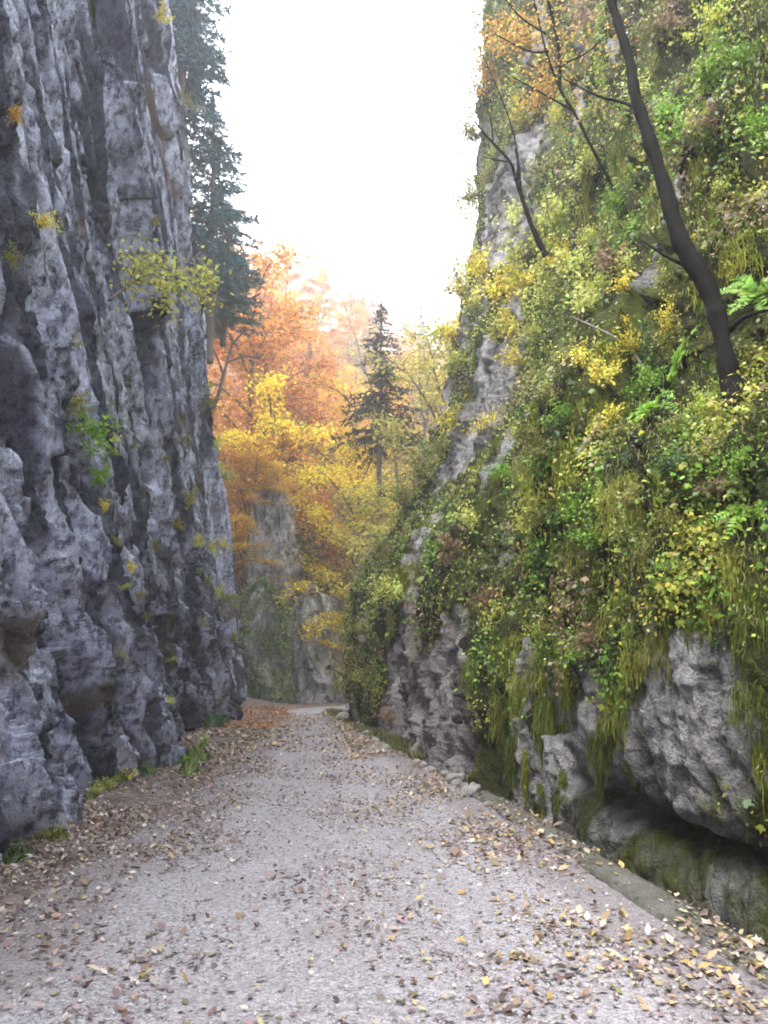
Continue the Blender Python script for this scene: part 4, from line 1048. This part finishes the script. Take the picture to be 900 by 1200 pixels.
# ---- hanging moss
MH = [(655,520,60,1.5),(648,600,60,1.5),(640,450,46,1.2),(665,470,46,1.2),(610,740,56,1.3),(590,750,50,1.2),(640,740,60,1.4),(665,790,46,1.2),(700,470,60,1.1),(760,420,56,1.2),(735,500,56,1.1),(780,690,60,1.0),(800,640,56,1.2),
 (770,560,60,1.2),(750,630,50,1.2),(680,400,46,1.2),(700,360,50,1.2),(720,400,56,1.2),(850,300,60,1.2),(880,420,60,1.2),(890,260,56,1.2),(830,420,50,1.2),(870,640,70,1.2),(890,720,70,1.2),(860,560,60,1.2),
 (690,680,50,1.2),(720,700,46,1.1),(600,860,40,1.3),(660,850,40,1.2),(560,700,36,1.3),(530,680,34,1.3),(620,650,50,1.3),(690,560,50,1.3),(820,700,44,1.0),(740,760,44,1.0),(890,130,50,1.2),(820,230,46,1.2),(860,210,46,1.2),(700,230,46,1.2),
 (730,160,40,1.2),(660,240,40,1.2),(600,470,36,1.2),(575,560,34,1.3),(625,540,44,1.4),(470,660,34,1.2),(500,610,34,1.2),(455,720,30,1.2),(710,840,40,1.0),(655,900,34,1.0),(595,900,34,1.2),(680,620,46,1.3),(885,800,60,1.2),(895,870,54,1.2),(640,820,50,1.5),(618,880,40,1.4),(690,860,46,1.2),(720,810,50,1.2),(735,730,50,1.2),(590,820,44,1.5),(660,930,34,1.2),(630,920,36,1.4),(870,690,60,1.3),(770,740,44,1.0),(700,900,34,1.0),(610,790,46,1.5),(560,770,36,1.3)]
for k in range(46):
    px, py = r.uniform(560, 900), r.uniform(150, 800)
    i = pick(RW, px, py)[2]
    if RW.rock[i] < .5 and RW.H[i] > 1.2: MH.append((px, py, r.uniform(32, 56), r.uniform(1.2, 1.9)))
for k, (px, py, rp, st) in enumerate(MH):
    p, n_ = on_wall(RW, px, py, -.02); dep = proj(p)[2]; s = rp * 1.15 * dep / F
    ang = math.atan2(n_[1], n_[0])
    c = np.array([(.23,.26,.045), (.17,.22,.04), (.29,.30,.06), (.12,.15,.035)][k % 4]) * r.uniform(.85, 1.15)
    o = thing('hanging_moss', [('hanging_moss', MOSS[k % 6], True)], p, (0, 0, ang), (s, s, s * st), c)
    note(o, ['olive', 'dull green', 'yellowish green', 'dark green'][k % 4] + ' moss curtain ' + where_right(px, py), 'moss', 'moss curtains on the right cliff', p)

# ---- leaning black tree, slender bare trees, twigs
def px_path(pts, Y0, Y1):
    n = len(pts); return catmull([wp(a, b_, Y0 + (Y1 - Y0) * i / (n - 1)) for i, (a, b_) in enumerate(pts)], 9)
def px_tree(name, label, main, w0, w1, Y0, Y1, mat, limbs=(), cat='tree', rough=.12, k=14, leaf=None):
    root = wp(*main[0], Y0); o = link(name, None, None, tuple(root)); o.empty_display_size = .2
    P_ = px_path(main, Y0, Y1); wd = np.interp(np.linspace(0, 1, len(P_)), np.linspace(0, 1, len(w0)), w0) * .36 * Y0 / F
    m = MB(); m.tube(P_ - root, wd * (1 + 1.6 * rough * pn2(np.arange(len(P_)) * .35, np.zeros(len(P_)), 7)), k, rough=rough * .45); link('trunk', m.mesh('trunk', mat, True), o)
    for pts, a, b_, Ya, Yb in limbs:
        Q = px_path(pts, Ya, Yb); m = MB(); m.tube(Q - root, np.linspace(a, b_, len(Q)) / 2 * Ya / F, 6, rough=.05); link('branch', m.mesh('branch', mat, True), o)
    if leaf:
        c, nl, sp_, szl = leaf; Q = np.concatenate([px_path(pts, Ya, Yb) for pts, a, b_, Ya, Yb in limbs])
        C = Q[r.integers(0, len(Q), nl)] - root + r.normal(0, sp_, (nl, 3)); m = MB()
        m.leaves(C, r.normal(0, .6, (nl, 3)) + [0, -.3, .6], r.normal(0, 1, (nl, 3)), r.uniform(.7, 1.3, nl) * szl, shade(r, nl), LEAF6, .3)
        f = link('foliage', m.mesh('foliage', M_LEAF), o); f.color = (*c, 1)
    return tag(o, label, cat)
pb = pick(RW, 868, 478)[0]; YB = float(np.clip(pb[1], 5.2, 8.5))
px_tree('leaning_tree', 'black bare trunk leaning out over the road from a ledge on the right cliff',
    [(878,500),(858,452),(846,395),(830,338),(797,280),(778,215),(760,160),(744,110),(738,72),(722,20),(706,-40),(690,-120),(672,-210)], [58, 38, 29, 34, 32, 27, 25, 24, 21, 20, 19, 17, 14], 0, YB, YB + .9, M_BLACKBARK,
    [([(836,350),(812,318),(780,300),(752,282)], 8, 2, YB + .3, YB + .5), ([(752,135),(735,122),(700,112),(660,92)], 6, 2, YB + .6, YB + 1.2), ([(846,395),(872,372),(905,362)], 9, 3, YB + .2, YB - .1), ([(706,-40),(650,-90),(590,-150)], 12, 4, YB + .9, YB + 1.6), ([(690,-120),(730,-190),(790,-250)], 12, 4, YB + .9, YB + .7)])
px_tree('bare_sapling', 'slender bare dark tree forking upward on the upper right cliff against sky', [(640,300),(630,280),(622,262),(612,232),(604,208),(598,190),(578,168),(562,150),(552,136)], [12, 10, 8.5, 7.5, 6.5, 5, 4.2, 3, 1.5], 0, 15., 14.4, M_BLACKBARK,
    [([(606,210),(607,192),(604,175)], 5, 2, 14.6, 14.5), ([(598,190),(580,187),(566,184)], 2.5, 1, 14.5, 14.3), ([(578,168),(575,140),(566,112)], 2.5, 1, 14.5, 14.2), ([(612,232),(600,150),(560,50)], 3, 1, 14.6, 14.0)])
px_tree('bare_sapling', 'thin dark bare sapling slanting below the orange leaves on the right cliff', [(720,224),(706,196),(690,166),(672,130),(656,104),(640,60),(628,10),(615,-30)], [7, 6, 5.5, 5, 4.5, 4, 3.5, 3], 0, 11.5, 10.8, M_BLACKBARK,
    [([(656,104),(655,60),(645,10),(636,-20)], 5, 3.5, 11.1, 10.8), ([(672,130),(640,112),(600,90)], 3, 1.5, 11.2, 11.0), ([(645,60),(620,60),(580,40)], 3, 1.5, 11., 10.8), ([(650,80),(690,60),(720,30)], 3, 1.5, 11., 10.8), ([(640,40),(610,20),(585,-10)], 3, 1.5, 11., 10.9)],
    leaf=((.66,.44,.12), 1100, .26, .06))
px_tree('bare_sapling', 'thin grey fallen stem lying slantwise on the middle of the right cliff', [(675,535),(700,500),(722,470),(735,455)], [8, 7, 6, 4], 0, 8.2, 8.6, M_GREYBARK, cat='branch')
px_tree('twig', 'thin bare twig arching in front of the yellow leaves left of the trunk', [(760,440),(738,408),(715,392),(690,380),(672,372)], [4.5, 4, 3, 2.5, 1.5], 0, 8.0, 8.8, M_GREYBARK, cat='branch')
px_tree('small_tree', 'small crooked dark tree at the right road edge by the bend', [(424,856),(416,836),(413,815),(408,800),(398,788),(388,784)], [12, 10, 9, 7, 4, 2], 0, 26.5, 27.5, M_BARK,
    [([(413,815),(418,790),(428,765)], 7, 3, 27, 27), ([(408,800),(402,770),(410,745)], 5, 2, 27, 27.5), ([(418,790),(440,780),(455,770)], 4, 2, 27, 26.5)], leaf=((.33,.31,.06), 900, .45, .12))
px_tree('bare_tree', 'dark twisted bare tree against the pink hillside next to the left cliff edge', [(250,480),(258,455),(266,425),(272,405),(270,390)], [7, 6, 5, 3.5, 2], 0, 43, 43, M_BARK,
    [([(262,440),(255,420),(246,400)], 3.5, 1.5, 43, 43), ([(272,405),(285,390),(300,385)], 3, 1.2, 43, 43.5), ([(266,425),(285,418),(305,420)], 3, 1.2, 43, 43.5)])

# ------------------------------------------------------------------ plants on the left cliff
def left_plant(px, py, kind, colr, rp, text): return plant(LW, px, py, kind, colr, rp, text)
left_plant(42, 268, 0, 'yellow', 30, 'small yellow leafed shrub alone on the upper left cliff face')
left_plant(100, 505, 1, 'bright green', 50, 'bright green shrub hanging from a crack in the left cliff')
left_plant(85, 470, 0, 'olive', 30, 'olive shrub just above the bright green one on the left cliff')
left_plant(72, 415, 2, 'olive', 24, 'thin olive shrub in the crevice above the green left cliff shrubs')
left_plant(126, 596, 0, 'yellow', 17, 'tiny golden yellow plant below the green shrub on the left cliff')
left_plant(118, 555, 'fern', 'bright green', 28, 'drooping green fern below the bright green shrub on the left cliff')
left_plant(243, 645, 0, 'yellow green', 18, 'pale yellow green tuft on the far end of the left cliff')
left_plant(218, 590, 2, 'olive', 22, 'sparse olive shrub on the far part of the left cliff')
left_plant(178, 262, 0, 'olive', 14, 'tiny green tuft high up in a cleft of the left cliff')
left_plant(10, 130, 0, 'golden orange', 22, 'orange leafed shrub at the outer left edge of the upper left cliff')
left_plant(6, 300, 1, 'olive', 24, 'dark olive shrub at the outer left edge of the left cliff')
left_plant(200, 820, 0, 'yellow green', 12, 'tiny yellow green sprig low on the left cliff')
for k, (px, py, c, rp) in enumerate([(255,330,'yellow green',22),(258,480,'olive',24),(262,560,'yellow green',22),(262,640,'yellow',16),(270,700,'olive',22),(276,760,'olive',20),(243,360,'olive',20),(228,40,'yellow',22),(220,120,'olive',26)]):
    plant(LW, px, py, k % 5, c, rp, where=lambda a, b_: 'along the far edge of the left cliff', group='plants on the edge of the left cliff')
r2 = np.random.default_rng(55)
for k in range(24):
    px, py = r2.uniform(130, 262), r2.uniform(410, 780)
    plant(LW, px, py, int(r2.integers(0, 5)), ['olive', 'yellow green', 'yellow', 'bright green'][r2.choice(4, p=[.45, .3, .15, .1])], r2.uniform(9, 17), where=lambda a, b_: 'on the left cliff ' + ('above mid height' if b_ < 560 else 'near road level' if b_ > 690 else 'at mid height'), group='small plants in the cracks of the left cliff')
# yellow green branch reaching out of the left cliff
px_tree('cliff_tree', 'leafy yellow green branch reaching sideways out of the left cliff', [(128,352),(150,335),(175,322),(205,325),(235,338),(258,346)], [6, 5, 4, 3, 2.5, 1.5], 0, 12.6, 14.5, M_BARK,
    [([(150,335),(160,312),(175,305)], 3, 1, 13, 13.2), ([(175,322),(190,345),(200,365)], 3, 1, 13.3, 13.5), ([(205,325),(215,335),(240,350)], 2.5, 1, 13.6, 14), ([(205,325),(195,315),(170,310)], 2, 1, 13.5, 13.3), ([(235,338),(240,325),(250,322)], 2, 1, 14, 14.2)], leaf=((.58,.58,.14), 950, .19, .095))
# weeds at the foot of the left cliff
for k, (px, py, rp, c) in enumerate([(230,890,26,(.17,.25,.06)),(250,852,20,(.10,.22,.09)),(262,846,14,(.10,.20,.09)),(222,903,20,(.20,.26,.06)),(118,925,16,(.22,.28,.05)),(140,915,16,(.14,.22,.08)),(165,908,14,(.10,.20,.10)),(70,975,16,(.24,.27,.05)),(15,1000,22,(.08,.13,.04)),(190,895,15,(.10,.19,.10)),(105,935,12,(.20,.24,.05)),(32,992,14,(.10,.16,.05)),(205,880,14,(.12,.20,.08))]):
    p = gp(px, py); s = rp * 1.5 * math.hypot(p[1], EYE) / F
    o = thing('weeds', [('weeds', GRASS[k % 3], True)], (p[0], p[1], float(surf_z(p[0], p[1])) - .02), (0, 0, r.uniform(0, 6)), (s, s, s * .8), c)
    note(o, 'green weed clump at the foot of the left cliff', 'weeds', 'weeds along the left cliff foot', p)
for k, (px, py, rp, c) in enumerate([(112,930,13,'yellow green'),(128,922,12,'yellow green'),(150,914,11,'yellow'),(175,905,11,'bright green'),(60,972,14,'yellow green'),(75,966,11,'olive'),(212,893,10,'bright green'),(238,872,10,'bright green'),(20,990,16,'dark green')]):
    p = gp(px, py); s = rp * 1.7 * math.hypot(p[1], EYE) / F; kk = k % 5
    o = thing('herb', [('stem', SH[kk][0], False), ('foliage', SH[kk][1], True)], (p[0], p[1], float(surf_z(p[0], p[1])) - .02), (0, 0, k), s, COLS[c])
    note(o, c + ' leafy herb at the foot of the left cliff', 'herb', 'leafy herbs along the left cliff foot', p)
# grass verge between the road and the cliff before the bend
n = 9000; t_ = r.uniform(0, 1, n); off = r.normal(0, .16, n)
gx, gy = np.interp(t_, [0, .3, .6, 1], [-2.6, -1.45, -.55, .55]), np.interp(t_, [0, .3, .6, 1], [34.5, 27.5, 22.2, 15.2])
gx = gx + .28 + off * (1 + .5 * pn2(gy * .6, gy * 0, 330)) + .15 * pn2(gy * .8, gy * 0 + 3, 331); kp = pn2(gx * 1.5, gy * .7, 333) > -.35; gx, gy = gx[kp], gy[kp]; n = len(gx)
m = MB(); C = np.stack([gx, gy, surf_z(gx, gy) - .02], 1)
m.leaves(C, r.normal(0, 1, (n, 3)) * [1, 1, .2], r.normal(0, .5, (n, 3)) + [0, 0, 1], r.uniform(.08, .26, n), np.array([(.20,.23,.06), (.26,.25,.09), (.15,.19,.05), (.33,.28,.13)])[r.integers(0, 4, n)] * shade(r, n, .6, 1.2), BLADE, .5)
tag(link('grass', m.mesh('grass', M_GREEN)), 'olive grass verge on the right road edge before the bend', 'grass', kind='stuff')
# ------------------------------------------------------------------ fallen leaves and gravel
r = np.random.default_rng(171)
def litter_density(x, y):
    t = road_t(x, y); cl = .5 + 1.1 * pn2(x * .9, y * .6, 401) + .35 * pn2(x * 2.6, y * 2., 402)
    d = 620 * sstep(.42, .0, t) + 430 * sstep(.60, .86, t) * sstep(1.12, 1.0, t) + 230 + 160 * np.exp(-((t - .52) / .07)**2)
    d = d * np.clip(cl, .08, 1.6)
    return d * np.where(y > 15, 1.15, 1.0)
N0 = 800000; Yr = 3.1 + 36 * r.uniform(0, 1, N0) ** 1.6
pdf = (1 / 1.6) / 36 * ((Yr - 3.1) / 36 + 1e-9) ** (1 / 1.6 - 1)
lx = np.interp(Yr, [p[1] for p in RL[:8]], [p[0] for p in RL[:8]]) - 2.2; rx = np.interp(Yr, [p[1] for p in RR[:9]], [p[0] for p in RR[:9]]) + .9
Xr = lx + (rx - lx) * r.uniform(0, 1, N0)
wt = litter_density(Xr, Yr) * (rx - lx) / (N0 * pdf) * np.clip(12 / Yr, .35, 1)
keep = r.uniform(size=N0) < wt
keep &= (Xr < kerb_x(Yr) - .03) | (Yr > 11) | (r.uniform(size=N0) < .12) & (Xr < kerb_x(Yr) + .15)
Xr, Yr = Xr[keep], Yr[keep]; n = len(Xr); print('litter', n)
tt = road_t(Xr, Yr); Zr = surf_z(Xr, Yr)
onk = (Yr < 10.9) & (Xr > kerb_x(Yr) - .40) & (Xr < kerb_x(Yr)); Zr = np.where(onk, np.maximum(Zr, .066), Zr)
PALB = np.array([(.19,.135,.12), (.27,.20,.18), (.13,.09,.085), (.36,.29,.26), (.22,.15,.13), (.44,.38,.35)])
PALY = np.array([(.38,.28,.17), (.44,.36,.25), (.42,.31,.13), (.30,.21,.14), (.50,.44,.35)])
mixr = r.uniform(size=n) < np.clip(.12 + .40 * sstep(.45, .95, tt) + .25 * sstep(12, 22, Yr), 0, .8)
cols = np.where(mixr[:, None], PALY[r.integers(0, 5, n)], PALB[r.integers(0, 6, n)]) * shade(r, n, .55, 1.35)
orange = (Yr > 24) & (tt < .4); cols[orange] = np.array([(.42,.22,.10), (.36,.19,.10)])[r.integers(0, 2, orange.sum())] * shade(r, orange.sum(), .7, 1.2)
size = (.018 + .032 * r.uniform(0, 1, n)**2) * np.where(mixr & (r.uniform(size=n) < .3), 1.5, 1.) * np.clip(Yr / 12, 1, 1.6)
dist = np.hypot(Yr, EYE); app = size / dist
order = np.argsort(-app); single = order[:300]; rest = order[300:]
def nrm(k): return r.normal(0, .28, (k, 3)) + [0, 0, 1]
m = MB(); h_ = len(rest)
pick_m = r.uniform(size=h_) < .4
for sel, shp, bd in ((rest[pick_m], MAPLE, .35), (rest[~pick_m], LEAF6, .5)):
    k = len(sel); C = np.stack([Xr[sel], Yr[sel], Zr[sel] + r.uniform(.004, .022, k)], 1)
    m.leaves(C, nrm(k), r.normal(0, 1, (k, 3)) * [1, 1, .1], size[sel] * (1. if shp is MAPLE else 1.5), cols[sel], shp, bd * r.choice([-1, 1]))
tag(link('leaf_litter', m.mesh('leaf_litter', M_LITTER)), 'countless small fallen leaves scattered over road and verges', 'leaf litter', kind='stuff')
LM = []
for k in range(6):
    q = MB(); shp = np.array(MAPLE if k < 3 else LEAF6) * ([1, 1] if k < 3 else [1.1, 1.3]); V = np.concatenate([[[0, .3]], shp]) if k < 3 else np.concatenate([[[0, .6]], shp])
    zz = (.25 + .12 * k % .3) * (np.abs(V[:, 0]) ** 1.4 + .35 * (V[:, 1] - .4) ** 2) * (1 if k % 2 else -.8) + .04 * r.normal(size=len(V))
    K = len(shp); q.add(np.stack([V[:, 0], V[:, 1] - .35, zz - zz.min()], 1), [[0, 1 + i, 1 + (i + 1) % K] for i in range(K)], shade(r, len(V), .8, 1.1))
    LM.append(q.mesh('fallen_leaf', M_LITTERO))
for s_ in single:
    k = r.integers(0, 3) if mixr[s_] else r.integers(0, 6)
    o = link('fallen_leaf', LM[k]); o.location = (Xr[s_], Yr[s_], Zr[s_] + .006); o.scale = (float(size[s_] * 1.05),) * 3
    o.rotation_euler = (r.normal(0, .22), r.normal(0, .22), r.uniform(0, 6.28)); c = cols[s_]; o.color = (*c, 1)
    word = ('yellow' if c[0] > 1.6 * c[2] + .1 and mixr[s_] else 'pale tan' if c.mean() > .27 else 'dark brown' if c.mean() < .14 else 'brown')
    side = 'on the leafy left side of the road' if tt[s_] < .33 else 'in the middle of the road' if tt[s_] < .66 else 'near the kerb side of the road'
    tag(o, '%s %s fallen leaf lying %s' % (word, 'lobed maple' if k < 3 else 'oval beech', side), 'leaf', 'single fallen leaves on the near road')
# the big yellow maple leaf by the kerb
for px, py, s_, c, txt in [(850,1145,.085,(.66,.46,.09),'big bright yellow maple leaf lying by the near end of the kerb'),(735,1096,.07,(.62,.50,.30),'large pale cream maple leaf on the gravel near the kerb'),(540,1105,.06,(.55,.42,.12),'large yellowish maple leaf lying alone on the gravel')]:
    p = gp(px, py); o = link('fallen_leaf', LM[0]); o.location = (p[0], p[1], float(surf_z(p[0], p[1])) + .02); o.scale = (s_,) * 3; o.rotation_euler = (.15, .1, px); o.color = (*c, 1)
    tag(o, txt, 'leaf')
# loose gravel
n = 22000; y = 2.9 + 9 * r.uniform(0, 1, n) ** 1.5; a_ = np.interp(y, [p[1] for p in RL[:8]], [p[0] for p in RL[:8]]) - .5; b2 = np.interp(y, [p[1] for p in RR[:9]], [p[0] for p in RR[:9]]) + .05
x = a_ + (b2 - a_) * r.uniform(size=n); z = surf_z(x, y); s = r.gamma(1.8, .0027, n).clip(.0025, .02) * np.clip(y / 6, 1, 1.5)
base = np.array([[1, 0, 0], [0, 1, 0], [-1, 0, 0], [0, -1, 0], [.1, .1, .75], [-.1, 0, -.6]])
V = base[None] * s[:, None, None] * (1 + r.normal(0, .28, (n, 6, 3))); a = r.uniform(0, 6.28, n)
V = np.stack([V[..., 0] * np.cos(a)[:, None] - V[..., 1] * np.sin(a)[:, None], V[..., 0] * np.sin(a)[:, None] + V[..., 1] * np.cos(a)[:, None], V[..., 2]], -1) + np.stack([x, y, z + s * .25], -1)[:, None]
Ft = np.array([[0, 1, 4], [1, 2, 4], [2, 3, 4], [3, 0, 4], [1, 0, 5], [2, 1, 5], [3, 2, 5], [0, 3, 5]])
cg_ = np.array([(.40,.375,.40), (.31,.29,.31), (.52,.50,.52), (.24,.22,.225), (.35,.32,.325)])[r.integers(0, 5, n)]
m = MB(); m.add(V.reshape(-1, 3), (Ft[None] + np.arange(n)[:, None, None] * 6).reshape(-1, 3), np.repeat(cg_, 6, 0))
b = NB('loose_stone'); cc = b.attr()[0]; M_PEB = b.out(cc, .9, None, .2)
tag(link('gravel', m.mesh('gravel', M_PEB)), 'loose pale gravel scattered over the near road', 'gravel', kind='stuff')
# ------------------------------------------------------------------ misty air
b = NB('misty_air'); pv = b.node('ShaderNodeVolumePrincipled', i_Density=.0025, i_Anisotropy=.3); pv.inputs['Color'].default_value = (.97, .97, 1, 1)
o_ = b.node('ShaderNodeOutputMaterial'); b.ln(pv.outputs[0], o_.inputs['Volume'])
m = MB(); m.box((0, 142, 83), (400, 400, 174)); hz = link('haze', m.mesh('haze', b.m)); tag(hz, 'thin pale autumn mist filling the gorge', 'haze', kind='stuff')
finish_labels()
print('objects', len(SC.objects))
